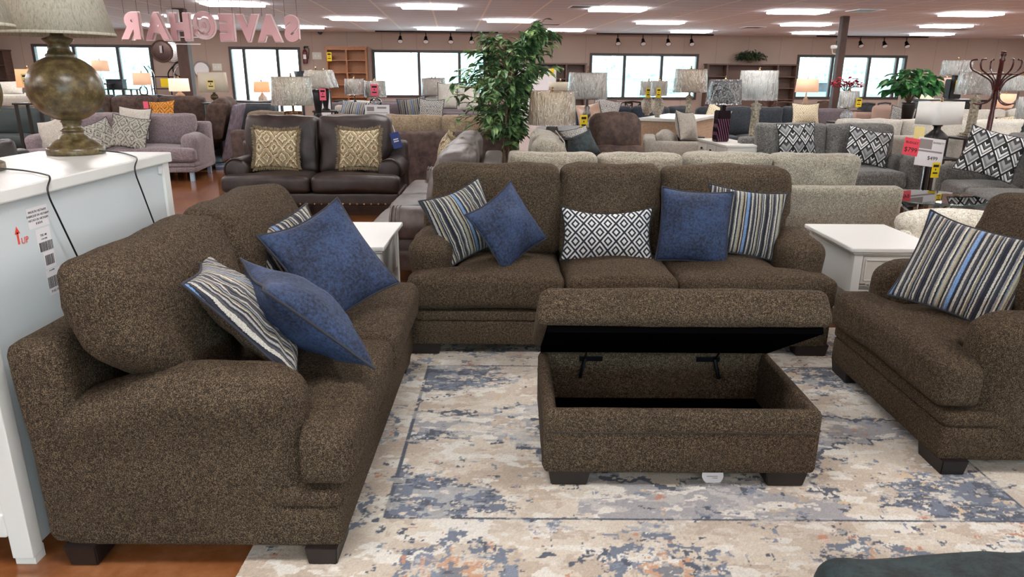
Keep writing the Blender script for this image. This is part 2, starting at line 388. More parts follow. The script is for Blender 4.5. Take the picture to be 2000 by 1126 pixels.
# ================================================================= SETTING
def struct(name, me, m, parent=None):
    o = obj(name, me, m, parent)
    if not parent: o['kind'] = 'structure'; o.rotation_euler = (0, 0, BA)
    return o
X0, X1, Y0, Y1 = -17.5, 25., -10., 26.8
def floor_mat():
    n = N('stained_concrete'); co = n.co(); a = n.noise(co, 1.3, 6, .65); b = n.noise(co, 11, 4, .6)
    col = n.ramp(n.math('ADD', n.math('MULTIPLY', a, .7), n.math('MULTIPLY', b, .3)), [(.3, '58301a'), (.5, '84522f'), (.7, 'a37350')])
    return n.fin(col, n.math('ADD', .1, n.math('MULTIPLY', b, .16)), Coat_Weight=.4, Coat_Roughness=.08)
def wall_mat():
    n = N('mauve_tan_wall'); co = n.co(); sx = n.n('ShaderNodeSeparateXYZ'); n.t.links.new(co, sx.inputs[0])
    g = n.math('LESS_THAN', n.math('FRACT', n.math('MULTIPLY', sx.outputs[0], .82)), .012)
    col = n.mix(n.noise(co, 1.1, 2), hexc('a08c82'), hexc('ab978c')); col = n.mix(n.math('MULTIPLY', g, .5), col, hexc('6b584e')); n.bump(n.math('SUBTRACT', 0, g), .4, .01)
    return n.fin(col, .8)
def ceil_mat():
    n = N('acoustic_tile'); co = n.co(); sx = n.n('ShaderNodeSeparateXYZ'); n.t.links.new(co, sx.inputs[0])
    def line(s, p, w_, off=0): 
        f = n.math('FRACT', n.math('ADD', n.math('DIVIDE', s, p), off)); return n.math('LESS_THAN', f, w_/p)
    gx = line(sx.outputs[0], 1.22, .05, .35); gy = line(sx.outputs[1], .61, .03)
    col = n.mix(n.noise(co, 160, 2), hexc('dde1f0'), hexc('e6eaf6')); col = n.mix(n.math('MULTIPLY', gy, .8), col, hexc('8f8b94')); col = n.mix(gx, col, hexc('ffffff'))  # lengthwise bars whitened, their reflected light put into the colour
    return n.fin(col, .8)
struct('floor', B((X0, X1, Y0, Y1, -.1, 0)), floor_mat())
struct('ceiling', B((X0, X1, Y0, Y1, CEIL, CEIL+.1)), ceil_mat())
WM = wall_mat()
struct('wall_left', B((X0-.2, X0, Y0-.2, Y1+.2, 0, CEIL)), WM); struct('wall_right', B((X1, X1+.2, Y0-.2, Y1+.2, 0, CEIL)), WM)
struct('wall_front', B((X0, X1, Y0-.2, Y0, 0, 1.0), (X0, X1, Y0-.2, Y0, 2.8, CEIL), (X0, -6, Y0-.2, Y0, 1.0, 2.8), (12, X1, Y0-.2, Y0, 1.0, 2.8)), WM)
sf = struct('window_5', B((-6, 12, Y0-.12, Y0-.02, 1.0, 1.1), (-6, 12, Y0-.12, Y0-.02, 2.7, 2.8), (-6, -5.9, Y0-.12, Y0-.02, 1.1, 2.7), (11.9, 12, Y0-.12, Y0-.02, 1.1, 2.7)), M['trim'])  # unseen storefront glazing, added to let daylight onto the foreground
for q in range(-4, 12, 2): obj('mullion', B((q-.03, q+.03, Y0-.11, Y0-.03, 1.1, 2.7)), M['trim'], sf)
obj('pane', B((-5.9, 11.9, Y0-.08, Y0-.07, 1.1, 2.7)), M['glass'], sf)
# windows in the back wall: (x0, x1, z0, z1, mullions)
WINS = [(-14.3, -10.35, .72, 2.55, (-13.75, -12.95, -11.5)), (-7.75, -5.3, .0, 2.52, (-7.25, -6.1)), (-2.8, 1.25, .82, 2.46, (-1.15, -.2+.5)), (5.05, 9.12, .78, 2.41, (6.35, 7.75)), (12.9, 17.2, .82, 2.42, (14.3, 15.75, 16.85))]
bx = []; x = X0
for (a, b, z0, z1, ml) in WINS:
    bx.append((x, a, Y1, Y1+.2, 0, CEIL)); bx.append((a, b, Y1, Y1+.2, z1, CEIL))
    if z0 > 0: bx.append((a, b, Y1, Y1+.2, 0, z0))
    x = b
bx.append((x, X1, Y1, Y1+.2, 0, CEIL))
struct('wall_back', B(*bx), WM)
for i, (a, b, z0, z1, ml) in enumerate(WINS):
    t = .09
    nm = 'door_1' if i == 1 else 'window_%d' % (i+1 if i == 0 else i)
    fr = struct(nm, B((a, b, Y1-.04, Y1+.14, z1-t, z1), (a, b, Y1-.04, Y1+.14, z0, z0+t), (a, a+t, Y1-.04, Y1+.14, z0+t, z1-t), (b-t, b, Y1-.04, Y1+.14, z0+t, z1-t)), M['trim'])
    for q in ml: obj('mullion', B((q-.05, q+.05, Y1, Y1+.12, z0+t, z1-t)), M['trim'], fr)
    obj('pane', B((a+t, b-t, Y1+.05, Y1+.062, z0+t, z1-t)), M['glass'], fr)
for i, (a, b) in enumerate([(X0, -7.75), (-5.3, X1)]): struct('baseboard_%d' % (i+1), B((a, b, Y1-.02, Y1, 0, .12)), M['trim'])
# outside
struct('ground_outside', B((-40, 45, Y1+.2, 90, -.3, -.15), (-40, 45, -40, Y0-.2, -.3, -.15)), plain('pale_asphalt', 'c9cac8', .9))
def hedge(x, y, s, seed):
    bm = bmesh.new(); bmesh.ops.create_icosphere(bm, subdivisions=4, radius=1)
    for v in bm.verts: v.co *= 1+.35*noise.noise(v.co*1.8+Vector((seed, 0, 0)))+.18*noise.noise(v.co*5+Vector((0, seed, 0)))
    bm.transform(Matrix.Diagonal((s, s*.7, s*.75, 1))); return bm
lf = (lambda n: n.fin(n.ramp(n.noise(n.co(), 3.5, 6, .7), [(.35, '6f9a92'), (.5, 'a9cfc6'), (.65, 'e3f3ee')]), .9))(N('glare_whitened_foliage'))  # leaf colours whitened to stand in for overexposed daylight
for i, (x, y, s) in enumerate([(-22, 50, 3.2), (-10, 62, 2.6), (1.5, 58, 2.4), (9.5, 56, 2.6), (15.5, 54, 2.8), (22, 50, 3.), (29, 51, 3.3), (38.5, 50, 3.3)]):
    p = bld(x, y, 0); t = thing('roadside_tree', 'pale tree outside %s' % ['the far left window', 'the glass door', 'the middle of the three-pane window', 'the left pane of the window with the railing', 'the right pane of the window with the railing', 'the left pane of the rightmost window', 'the rightmost window, above the parked car', 'beyond the right frame of the rightmost window'][i], 'tree', p, 0, 'trees outside')
    obj('foliage', hedge(0, 0, s, i*3.3), lf, t, (0, 0, s*.85)); obj('trunk', tube([(0, 0, -.2), (.1, 0, s*.5)], .22), M['bark'], t)
# parked pale blue car outside the right window
p = bld(16.2, 34, -.15); car = thing('parked_car', 'pale blue parked car seen through the rightmost window', 'car', p, BA+R(4))
cm = plain('pale_blue_car_paint', '7fb4bd', .3)
bm = bmesh.new(); pr = [(-2.4, .35), (-2.45, .85), (-1.9, 1.05), (-1.2, 1.12), (-.65, 1.62), (1.1, 1.66), (1.8, 1.15), (2.35, 1.0), (2.4, .4)]
f0 = [bm.verts.new((x, -.9, z)) for x, z in pr]; f1 = [bm.verts.new((x, .9, z)) for x, z in pr]
bm.faces.new(f0); bm.faces.new(f1[::-1])
for k in range(len(pr)): bm.faces.new((f0[k], f1[k], f1[(k+1) % len(pr)], f0[(k+1) % len(pr)]))
bmesh.ops.recalc_face_normals(bm, faces=bm.faces[:]); bmesh.ops.bevel(bm, geom=bm.edges[:], offset=.07, segments=2, affect='EDGES'); obj('car_body', bm, cm, car)
obj('side_window', B((-1.0, 1.35, -.93, -.9, 1.12, 1.52), bev=.01), M['slate'], car); obj('side_window', B((-1.0, 1.35, .9, .93, 1.12, 1.52), bev=.01), M['slate'], car)
for xx in (-1.5, 1.5):
    for yy in (-.85, .85): obj('wheel', shift(lathe([(.0, -.1), (.3, -.1), (.34, -.06), (.34, .06), (.3, .1), (0, .1)], 24), (xx, yy, .34), (R(90), 0, 0)), M['black'], car)
# street sign and deck railing outside
p = bld(-1.75, 33, -.15); t = thing('parking_sign', 'pale grey sign board on a thin post outside the three-pane window', 'sign', p, BA)
obj('post', tube([(0, 0, 0), (0, 0, 2.75)], .035), M['cardgrey'], t); obj('sign_board', B((-.3, .3, -.05, -.03, 1.7, 2.65), bev=.01), plain('pale_sign', '9cb9c4', .6), t)
p = bld(8.3, 33, -.15); t = thing('deck_railing', 'pale railing with thin upright balusters outside the window above the X-back chair', 'railing', p, BA+R(-3))
rm = plain('railing_paint', '7fa0a4', .6)
obj('top_rail', B((-2.6, 2.6, -.05, .05, 1.6, 1.68)), rm, t); obj('bottom_rail', B((-2.6, 2.6, -.04, .04, .25, .31)), rm, t)
bs = obj('baluster', B(*[(x*.2-.02, x*.2+.02, -.02, .02, .31, 1.6) for x in range(-13, 14)]), rm, t); bs['kind'] = 'stuff'
for x in (-2.6, 2.55): obj('post', B((x, x+.08, -.06, .06, 0, 1.75)), rm, t)
# ---- ceiling troffers on their staggered grid
tm = emis('troffer_diffuser', (1, .97, .95), LAMP_L); fm = plain('troffer_frame', 'e8e8ea', .4)
proto = None; k = 0
px4 = 4.15
rows = [(16.55, -.45), (20.3, 1.6), (24.0, -.45), (12.8, 1.6), (9.05, -.45), (5.3, 1.6), (1.55, -.45), (-2.2, 1.6), (-5.95, -.45)]
for by, ox in rows:
    for ix in range(-5, 7):
        x = ox + ix*px4
        if not (X0+1 < x < X1-1): continue
        p = bld(x, by, CEIL-.012)
        if proto is None:
            t = thing('ceiling_light', 'x', 'ceiling light', p, BA); obj('frame', B((-.62, .62, -.32, -.3, 0, .011), (-.62, .62, .3, .32, 0, .011), (-.62, -.6, -.3, .3, 0, .011), (.6, .62, -.3, .3, 0, .011)), fm, t); obj('diffuser', B((-.6, .6, -.3, .3, -.045, .008), bev=.014), tm, t); proto = t  # diffuser depth below the tiles is added so its sides brighten the ceiling
        else: t = copy_tree(proto); t.location = p
        t['group'] = 'recessed ceiling lights'; t['label'] = 'white glowing rectangular light panel set in the tiled ceiling'
tag_vm = plain('vent_metal', '6f6a68', .4, .3)
for i, (px, py, lb) in enumerate([(1140, 14, 'above the ficus top'), (1690, 21, 'right of the near ceiling light by the brown column'), (1875, 58, 'above the coat rack side of the room'), (1470, 54, 'above the dark hutch with the trailing plant'), (655, 37, 'left of the ceiling light above the honey bookcase'), (1075, 48, 'near the wall speaker')]):
    p = atZ(px, py, CEIL-.015); t = thing('ceiling_vent', 'grey metal ceiling vent %s' % lb, 'vent', (p.x, p.y, p.z), BA, 'ceiling vents')
    obj('vent_frame', B((-.3, .3, -.3, -.27, 0, .014), (-.3, .3, .27, .3, 0, .014), (-.3, -.27, -.27, .27, 0, .014), (.27, .3, -.27, .27, 0, .014)), fm, t); obj('louvre', B(*[(-.27, .27, -.24+q*.08, -.2+q*.08, .002, .012) for q in range(7)]), tag_vm, t)
# track lights: three rails of four heads
for i, (px, Xs, lb) in enumerate([(840, [-1.72, -.85, .0, .72], 'above the three-pane window'), (1265, [5.85, 6.75, 7.65, 8.5], 'above the window with the railing outside'), (1680, [13.9, 14.75, 15.65, 16.5], 'above the rightmost window')]):
    yb = Y1-.9; t = thing('track_light', 'black track with four spot heads %s' % lb, 'track light', bld(sum(Xs)/4, yb, CEIL), BA, 'track lights')
    c = sum(Xs)/4; obj('rail', B((-2.1, 2.1, -.03, .03, -.045, -.001)), M['blackmetal'], t)
    for x in Xs:
        h = obj('spot_head', join(tube([(x-c, 0, -.045), (x-c, 0, -.2)], .018), shift(lathe([(.0, .1), (.05, .1), (.06, .02), (.1, -.1), (.095, -.1), (.03, -.02), (0, -.02)], 18), (x-c, -.05, -.27), (R(-35), 0, 0))), M['blackmetal'], t)
        obj('bulb', shift(lathe([(0, -.01), (.085, -.01), (.08, .01), (0, .01)], 16), (x-c, -.05-.055, -.27-.075), (R(-35), 0, 0)), plain('frosted_bulb', 'dcdcdc', .4) if i+x < -1 else M['paper'], h)
# brown columns
def column(p, r, label):
    t = thing('column', label, 'column', (p.x, p.y, 0), BA); obj('post', B((-r, r, -r, r, 0, CEIL), bev=.015), wood('column_brown', '3b2722', '523830', .45, (2, 2, 1)), t); obj('base_plate', B((-r-.06, r+.06, -r-.06, r+.06, 0, .03)), M['trim'], t); return t
c1 = column(atY(1643, 90, 18.6), .085, 'square dark brown column in front of the rightmost window')
cm_ = thing('security_camera', 'small white camera mounted high on the brown column', 'camera', atY(1636, 92, 18.45), BA)
obj('camera_body', rbox(.1, .2, .1, .04, (6, 6, 6), c=(-.12, -.05, 0)), M['white'], cm_, smooth=True); obj('bracket', tube([(-.12, .04, -.03), (-.06, .1, -.14), (0.02, .1, -.16)], .014), M['white'], cm_)
c2 = column(atY(360, 100, 17.6), .13, 'dark brown column behind the hanging pink letters')
bx_ = thing('junction_box', 'beige box fixed on the column among the pink letters', 'box', atY(338, 32, 17.2), BA); obj('box_body', rbox(.26, .12, .3, .02, (4, 4, 4), c=(0, 0, .0)), M['paper'], bx_)
obj('strap', B((-.2, .5, .1, .12, -.45, -.43), (-.2, .5, .1, .12, -.6, -.58)), M['paper'], bx_)
# hanging letters, seen from behind
lm = (lambda n: (n.fin('e0b0b2', .35, Alpha=.85, Emission_Color=(1, .6, .62, 1), Emission_Strength=.0)))(N('pink_acrylic'))
lm2 = plain('white_letter_edge', 'f2dcdc', .4)
def text_mesh(s, size, ext, off=0, bevel=0, res=6):
    cu = bpy.data.curves.new('t', 'FONT'); cu.body = s; cu.size = size; cu.extrude = ext; cu.offset = off; cu.bevel_depth = bevel; cu.align_x = 'CENTER'; cu.resolution_u = res; cu.bevel_resolution = 1
    o = bpy.data.objects.new('t', cu); COL.objects.link(o); dg = bpy.context.evaluated_depsgraph_get(); dg.update()
    me = bpy.data.meshes.new_from_object(o.evaluated_get(dg)); bpy.data.objects.remove(o); return me
for i, (ch, px, Yl) in enumerate([('R', 262, 13.2), ('A', 310, 13.4), ('H', 356, 13.6), ('@', 402, 13.8), ('E', 447, 14.), ('V', 487, 14.2), ('A', 528, 14.4), ('S', 572, 14.6)]):
    yb = 78+(i*.6); p = atY(px, yb, Yl); H_ = (yb-(24+i*.9))*mpp(50, Yl)
    nth = {'R': 'letter R, leftmost of the hanging sign', 'H': 'letter H crossing the column', '@': 'at sign in the middle of the hanging sign', 'E': 'letter E right of the at sign', 'V': 'letter V between E and A', 'S': 'letter S, rightmost of the hanging sign'}
    lb = nth.get(ch, 'letter A beside the letter R' if i == 1 else 'letter A beside the letter S')
    t = thing('hanging_letter', 'pink mirrored ' + lb, 'letter', p, R(-4), 'hanging sign letters seen from behind')
    sz = H_/.88*(.76 if ch == '@' else 1)
    a = obj('letter_face', text_mesh(ch, sz, .012, (.058 if ch == '@' else .072)*H_), lm, t, (0, -.02, .045 if ch != '@' else .16), (R(90), 0, PI)); 
    a.scale = (.92, 1, 1)
    b = obj('letter_back', text_mesh(ch, sz, .01, (.09 if ch == '@' else .11)*H_), lm2, t, (0, .03, .045 if ch != '@' else .16), (R(90), 0, PI)); b.scale = (.92, 1, 1)
    for s in (-.12, .12): obj('hanging_wire', tube([(s, 0, H_*.9), (s, 0, CEIL-p.z)], .003, 5), M['blackmetal'], t)
# things on the back wall
def onwall(px, py, off=.02):
    d = ray(px, py); n_ = Vector((-math.sin(BA), math.cos(BA), 0)); t_ = (Y1-off)/(d.dot(n_)); return d*t_+Vector((0, 0, EYE))
def dome(p, lb, nm='dome_camera'):
    t = thing(nm, lb, 'camera', p, BA); obj('mount', lathe([(.0, .12), (.09, .12), (.1, .02), (.1, 0), (0, 0)], 20), M['white'], t); obj('dome', lathe([(.0, -.1), (.05, -.085), (.085, -.03), (.09, 0), (0, 0)], 20), M['slate'], t)
dome(onwall(625, 62, .14), 'dark dome camera at the top of the wall right of the glass door')
t = thing('wall_speaker', 'black box speaker high on the wall beside the ficus top', 'speaker', onwall(1077, 72, .16), BA); obj('speaker_box', rbox(.42, .26, .24, .03, (6, 4, 4)), M['black'], t); obj('grille', B((-.17, .17, -.145, -.13, -.09, .09), bev=.005), M['slate'], t); obj('wall_bracket', B((-.03, .03, .12, .16, -.05, .05)), M['blackmetal'], t)
t = thing('fire_extinguisher', 'dark red fire extinguisher on the wall right of the glass door', 'fire extinguisher', onwall(597, 124, .12), BA)
obj('cylinder', lathe([(0, 0), (.07, 0), (.085, .03), (.085, .38), (.05, .46), (.02, .48), (.02, .5), (0, .5)], 20), plain('extinguisher_red', '5a1c22', .35), t); obj('valve', B((-.03, .03, -.03, .03, .5, .56), (-.02, .14, -.01, .01, .55, .58), bev=.004), M['blackmetal'], t); obj('hose', tube(smooth_path([(.03, 0, .54), (.14, 0, .5), (.13, 0, .3), (.1, 0, .15)]), .012), M['black'], t); obj('label', B((-.05, .05, -.092, -.088, .15, .3)), M['paper'], t)
for px, py, lb in [(619, 109, 'small white switch plate between the extinguisher and honey bookcase'), (424, 131, 'white switch plate left of the glass door')]:
    t = thing('switch_plate', lb, 'switch', onwall(px, py), BA); obj('plate', B((-.16, .16, -.0, .015, -.12, .12), bev=.006), M['offwhite'], t); obj('toggle', B((-.08, -.04, -.012, 0, -.03, .03), (.04, .08, -.012, 0, -.03, .03)), M['white'], t)

# ---- rug: pattern woven as a per-knot colour grid
def rug():
    x0, x1, y0, y1 = -.905, 2.45, 1.28, 4.42; st = .0055
    nx, ny = int((x1-x0)/st), int((y1-y0)/st)
    xs = np.linspace(x0, x1, nx+1); ys = np.linspace(y0, y1, ny+1); XX, YY = np.meshgrid(xs, ys)
    rng = np.random.RandomState(3)
    def vn(sx, sy, seed, blk=0):
        sx, sy, blk = sx*1.35, sy*1.35, blk*1.15
        r = np.random.RandomState(seed); g = r.rand(64, 64)
        a, b = XX*sx+seed, YY*sy+seed*1.7
        if blk: a = np.floor(a*blk)/blk; b = np.floor(b*blk)/blk
        i, j = np.floor(a).astype(int), np.floor(b).astype(int); fa, fb = a-i, b-j; fa = fa*fa*(3-2*fa); fb = fb*fb*(3-2*fb)
        G = lambda i, j: g[i % 64, j % 64]
        return G(i, j)*(1-fa)*(1-fb)+G(i+1, j)*fa*(1-fb)+G(i, j+1)*(1-fa)*fb+G(i+1, j+1)*fa*fb
    def fb(sx, sy, seed, blk=0): return .5*vn(sx, sy, seed, blk)+.3*vn(sx*2.3, sy*2.3, seed+5, blk)+.2*vn(sx*5, sy*5, seed+9, blk)
    c = lambda h: np.array(hexc(h)[:3])
    C = np.zeros(XX.shape+(3,)); cream, cream2, white = c('cfc6b6'), c('b9ab9a'), c('dddbd2'); grey, slate, navy, rust, gold = c('9fa0a4'), c('748296'), c('33435a'), c('b98468'), c('ccb492')
    f1 = fb(3, 4, 1); C[:] = cream
    C[f1 > .52] = cream2*.5+cream*.5
    C[fb(5, 8, 12, 3) > .56] = cream2
    C[fb(6, 12, 21) > .62] = white
    ix0, ix1, iy0, iy1 = -.47, 1.98, 2.285, 3.74
    inner = (XX > ix0) & (XX < ix1) & (YY > iy0) & (YY < iy1)
    cx, cy = (ix0+ix1)/2, (iy0+iy1)/2; U = np.abs(XX-cx); V = np.abs(YY-cy)
    wob = (fb(7, 9, 33, 4)-.5)
    # grey cross field in the middle with lobed cream fields at corners
    lob = np.sqrt(((U-1.0)/.52)**2+((V-.52)/.42)**2)+wob*.5
    g_ = inner & (lob > 1.0) & (fb(4, 7, 41, 5) > .41); C[g_] = grey
    C[inner & (lob > 1.0) & (fb(6, 16, 45) > .62)] = white
    med = np.sqrt((U/.62)**2+(V/.5)**2)+wob*.45
    C[inner & (med < .95)] = cream; C[inner & (np.abs(med-.98) < .035) & (fb(6, 6, 50, 6) > .35)] = navy
    C[inner & (med < .62) & (fb(9, 7, 55, 4) > .5)] = slate
    # outline of lobes, broken
    C[inner & (np.abs(lob-.98) < .04) & (fb(5, 5, 61, 5) > .44)] = navy
    # navy ragged masses in the corners of the inner field
    cor = np.sqrt(((U-1.12)/.34)**2+((V-.62)/.22)**2)+(fb(11, 20, 71, 3)-.5)*1.6
    m = inner & (cor < .95); C[m] = slate*.6+navy*.4; C[m & (fb(18, 30, 75, 2) > .56)] = navy; C[m & (fb(20, 30, 79) > .66)] = cream
    # scattered little sprigs
    for s, col, th in ((90, navy, .765), (95, rust, .80), (99, slate, .74), (103, gold, .75)):
        q = fb(9, 12, s, 4); C[inner & (q > th) & (fb(25, 25, s+2) > .4)] = col
    # border rosettes
    def ros(x, y, rx, ry, seed):
        d = np.sqrt(((XX-x)/rx)**2+((YY-y)/ry)**2)+(fb(12, 16, seed, 3)-.5)*.7; a = np.arctan2(YY-y, XX-x); d = d+.1*np.cos(6*a)
        q = fb(20, 24, seed+3, 3)
        C[(d > .78) & (d < 1.02) & (q > .36)] = slate*.6+navy*.4; C[(d > .52) & (d < .66) & (q > .45)] = slate; C[(d < .5) & (q > .5)] = rust*.7+gold*.3; C[(d < .2)] = navy*.6+grey*.4
    for x in (-.18, .55, 1.28, 2.0): ros(x-.02, 1.98, .2, .2, int(110+x*10)); ros(x, 4.1, .2, .2, int(140+x*10))
    for y in (2.35, 3.0, 3.65): ros(-.69, y, .16, .2, int(170+y*10)); ros(2.22, y, .16, .2, int(190+y*10))
    for x in (.18, .92, 1.65): ros(x, 1.62, .16, .15, int(210+x*10))
    bord = ~inner
    for s, col, th in ((220, navy, .745), (225, rust, .775), (231, slate, .71), (236, navy, .76)):
        C[bord & (fb(8, 10, s, 4) > th) & (fb(25, 25, s+2) > .42)] = col
    # thin frame lines
    for a, lo, hi, ax in ((ix0, iy0, iy1, 0), (ix1, iy0, iy1, 0), (iy0, ix0, ix1, 1), (iy1, ix0, ix1, 1)):
        P, Q = (XX, YY) if ax == 0 else (YY, XX); m = (np.abs(P-a) < .0065) & (Q > lo) & (Q < hi) & (fb(9, 9, 250) > .3); C[m] = navy
    fade = fb(6, 12, 260, 3); C = C*.92+cream*.08; C = C*(1-.4*(fade > .6)[..., None])+white*.4*(fade > .6)[..., None]
    C = C*(.9+.2*rng.rand(*XX.shape))[..., None]
    Z = np.full(XX.shape, .014)+(rng.rand(*XX.shape)-.5)*.0025
    co = np.stack([XX, YY, Z], -1).reshape(-1, 3)
    me = bpy.data.meshes.new('rug'); idx = np.arange((nx+1)*(ny+1)).reshape(ny+1, nx+1)
    f = np.stack([idx[:-1, :-1], idx[:-1, 1:], idx[1:, 1:], idx[1:, :-1]], -1).reshape(-1, 4)
    me.vertices.add(len(co)); me.vertices.foreach_set('co', co.ravel().astype(np.float32)); me.loops.add(f.size); me.loops.foreach_set('vertex_index', f.ravel().astype(np.int32))
    me.polygons.add(len(f)); me.polygons.foreach_set('loop_start', np.arange(0, f.size, 4, dtype=np.int32)); me.update(calc_edges=True)
    at_ = me.color_attributes.new('knots', 'FLOAT_COLOR', 'POINT'); at_.data.foreach_set('color', np.concatenate([C.reshape(-1, 3), np.ones((len(co), 1))], 1).ravel().astype(np.float32))
    me.polygons.foreach_set('use_smooth', [True]*len(me.polygons))
    n = N('rug_pile'); ca = n.n('ShaderNodeVertexColor', layer_name='knots'); g = n.noise(n.co(), 330, 2); col = n.mix(.6, ca.outputs[0], n.ramp(g, [(.3, (.72,)*3), (.65, (1.05,)*3)]), 'MULTIPLY'); n.bump(g, .5, .004); n.fin(col, .95, Sheen_Weight=.15)
    t = thing('area_rug', 'cream, grey and navy distressed oriental rug under the brown seating group', 'rug', (0, 0, 0))
    o = obj('pile', me, n.m, t)
    obj('backing', B((x0, x1, y0, y1, .001, .0125), bev=.004), plain('rug_edge', '8f93a0', .9), t)
rug()
# ================================================================= UPHOLSTERY
def sofa(label, loc, rz, W, D, n, fab, H=.5, T=.2, aw=.27, ah=.68, arm='pad', bh=.8, ch=1.02, tc=True, hi=False, nb=None, back_fab=None, seat_fab=None, feet='block', name='sofa', cat='sofa', group=None, bt=.2, bz=.07, ct=.24, wide=None, pipe=None, arms=(1, 1), soft=.012, seed=1, skirt=.27, armd=None, lean=.13, seatbulge=.035, seam=True, frames=True, off=None):
    t = thing(name, label, cat, loc, rz, group); q = 2.2 if hi else 1
    af = .19 if tc else .03                                       # how far the arm fronts stand back
    nn = lambda a, b, c: (max(3, int(a*q)), max(3, int(b*q)), max(3, int(c*q)))
    # base with a seam line
    st = H-T
    if seam:   # two upholstered bands with a crease between them
        zm = st-.075
        bs_ = join(rbox(W-.03, D-.1, zm-bz+.004, .022, nn(10, 5, 3), c=(0, .035+(D-.1)/2, (bz+zm+.004)/2), nz=.002, ns=6, seed=seed), rbox(W-.03, D-.1, st-.006-zm, .022, nn(10, 5, 3), c=(0, .033+(D-.1)/2, (zm+st-.006)/2), nz=.002, ns=6, seed=seed+1))
    else: bs_ = rbox(W-.03, D-.1, st-bz, .025, nn(10, 5, 3), c=(0, .04+(D-.1)/2, bz+(st-bz)/2), nz=.002, ns=6, seed=seed)
    obj('base', bs_, fab, t, smooth=True)
    # back frame
    obj('back_frame', rbox(W-(.02 if frames else 2*aw), bt, bh-bz, .05, nn(10, 4, 8), c=(0, D-bt/2, bz+(bh-bz)/2), nz=.003, seed=seed+1, f=lambda x, y, z: (x, y+.05*max(0, z)/(bh), z)), fab, t, smooth=True)
    # arms
    for s in (-1, 1):
        if not arms[0 if s < 0 else 1]: continue
        L = D-.04-af-(0 if arm != 'track' else 0); cy = af+L/2; ax = s*(W/2-aw/2); zt = (ah-bz)
        if arm == 'pad':
            # soft rolled arm: swells outward and over at the top, slopes gently down to the front
            def f(x, y, z, s=s, L=L, zt=zt):
                k = sst(.05, .5, z/zt+.0); xo = x*(1+.1*k)+s*.006*k; yy = y-(.03*math.cos(min(1, abs(x)/(aw*.6))*PI/2)*sst(-.4, -.5, y/L)); return (xo, yy, z-.1*sst(-.1, .5, y/L)*sst(0, .5, z/zt))
            a = rbox(aw*.9, L, zt, min(.1, aw*.4), nn(9, 10, 10), bulge=(.008, .02, .015), nz=soft*.5, ns=5, seed=seed+s, f=f, c=(ax, cy, bz+zt/2))
            o = obj('arm', a, fab, t, smooth=True)
        elif arm == 'roll':
            rr = aw*.5; a = join(rbox(aw*.62, L, zt-rr, .03, nn(4, 6, 5), c=(ax-s*aw*.1, cy, bz+(zt-rr)/2)), shift(lathe([(0, -L/2-.02), (rr*.7, -L/2-.02), (rr*.95, -L/2), (rr, -L/2+.04), (rr, L/2), (0, L/2)], 22), (ax, cy, ah-rr), (R(-90), 0, 0)))
            o = obj('arm', a, fab, t, smooth=True)
            if hi: 
                o2 = obj('arm_pleats', join(*[tube([(ax+rr*1.01*math.cos(b), af+.0+.03*j, ah-rr+rr*1.01*math.sin(b)) for b in np.linspace(-.9 if s > 0 else PI-2.2, 2.2 if s > 0 else PI+.9, 9)], .007, 5) for j in range(3)]), fab, o, smooth=True)
        else:
            o = obj('arm', rbox(aw, L, zt, .035, nn(5, 8, 6), c=(ax, cy, bz+zt/2), nz=.002, seed=seed), fab, t, smooth=True)
        if pipe and arm != 'roll': 
            y0 = cy-L/2-.004; pts = [(ax-aw*.44, y0+.01, bz+.02), (ax-aw*.47, y0, ah-.12), (ax-aw*.36, y0, ah-.03), (ax, y0, ah-.005), (ax+aw*.36, y0, ah-.03), (ax+aw*.47, y0, ah-.12), (ax+aw*.44, y0+.01, bz+.02)]
            obj('arm_welt', tube(smooth_path(pts, 4), .006, 5), pipe, o, smooth=True)
    iw = W-2*aw; nb = nb or n; la, lb = (-iw/2 if arms[0] else -W/2), (iw/2 if arms[1] else W/2)
    # seat cushions; the outer ones wrap in front of the arms
    sw = (lb-la)/n; sd = D-bt-.04
    for i in range(n):
        a, b = la+i*sw, la+(i+1)*sw
        ea = (W/2-.005-aw*.0 if (i == 0 and tc and arms[0]) else None); eb = (W/2-.005 if (i == n-1 and tc and arms[1]) else None)
        def f(x, y, z, a=a, b=b, i=i, ea=ea, eb=eb):
            yy = y+sd/2; k = 1-sst(af-.03, af+.015, yy); c0, c1 = a, b
            if ea: c0 = a+(-ea-a)*k
            if eb: c1 = b+(eb-b)*k
            u = (x+sw/2)/sw; return (c0+(c1-c0)*u, yy-.01, z+.012*math.sin(PI*u)*(1-yy/sd))
        obj('seat_cushion', rbox(sw-.006, sd, T, .05, (max(8, int(11*q)), max(10, int(14*q)), max(4, int(5*q))), bulge=(0, .012, seatbulge), nz=soft*.5, ns=4, seed=seed+i*3, f=f, c=(0, 0, st+T/2)), seat_fab or fab, t, smooth=True)
    # back cushions
    bl, br = (la-(wide or 0), lb+(wide or 0)); bw_tot = iw if arms[0] and arms[1] else lb-la; 
    sw = (lb-la)/nb; hb = ch-H+.02
    for i in range(nb):
        a, b = la+i*sw, la+(i+1)*sw
        def f(x, y, z, a=a, b=b, i=i):
            k = sst(-.15, .12, (z+H+hb/2)-ah)  if wide else 0; c0, c1 = a, b
            if wide and i == 0: c0 -= wide*k
            if wide and i == nb-1: c1 += wide*k
            u = (x+sw/2)/sw; zz = z+hb/2; return (c0+(c1-c0)*u, y+lean*zz, z)
        o = obj('back_cushion', rbox(sw-.004, ct*(.72 if hi else .9), hb, ct*(.2 if hi else .34), (max(7, int(11*q)), max(5, int(7*q)), max(7, int(10*q))), bulge=(.004, .07, .01), nz=soft, ns=4.5, seed=seed+11+i*5, f=f, c=(0, D-bt-ct/2-lean*hb*.55-.02+(off or 0), H+hb/2-.015)), back_fab or fab, t, smooth=True)
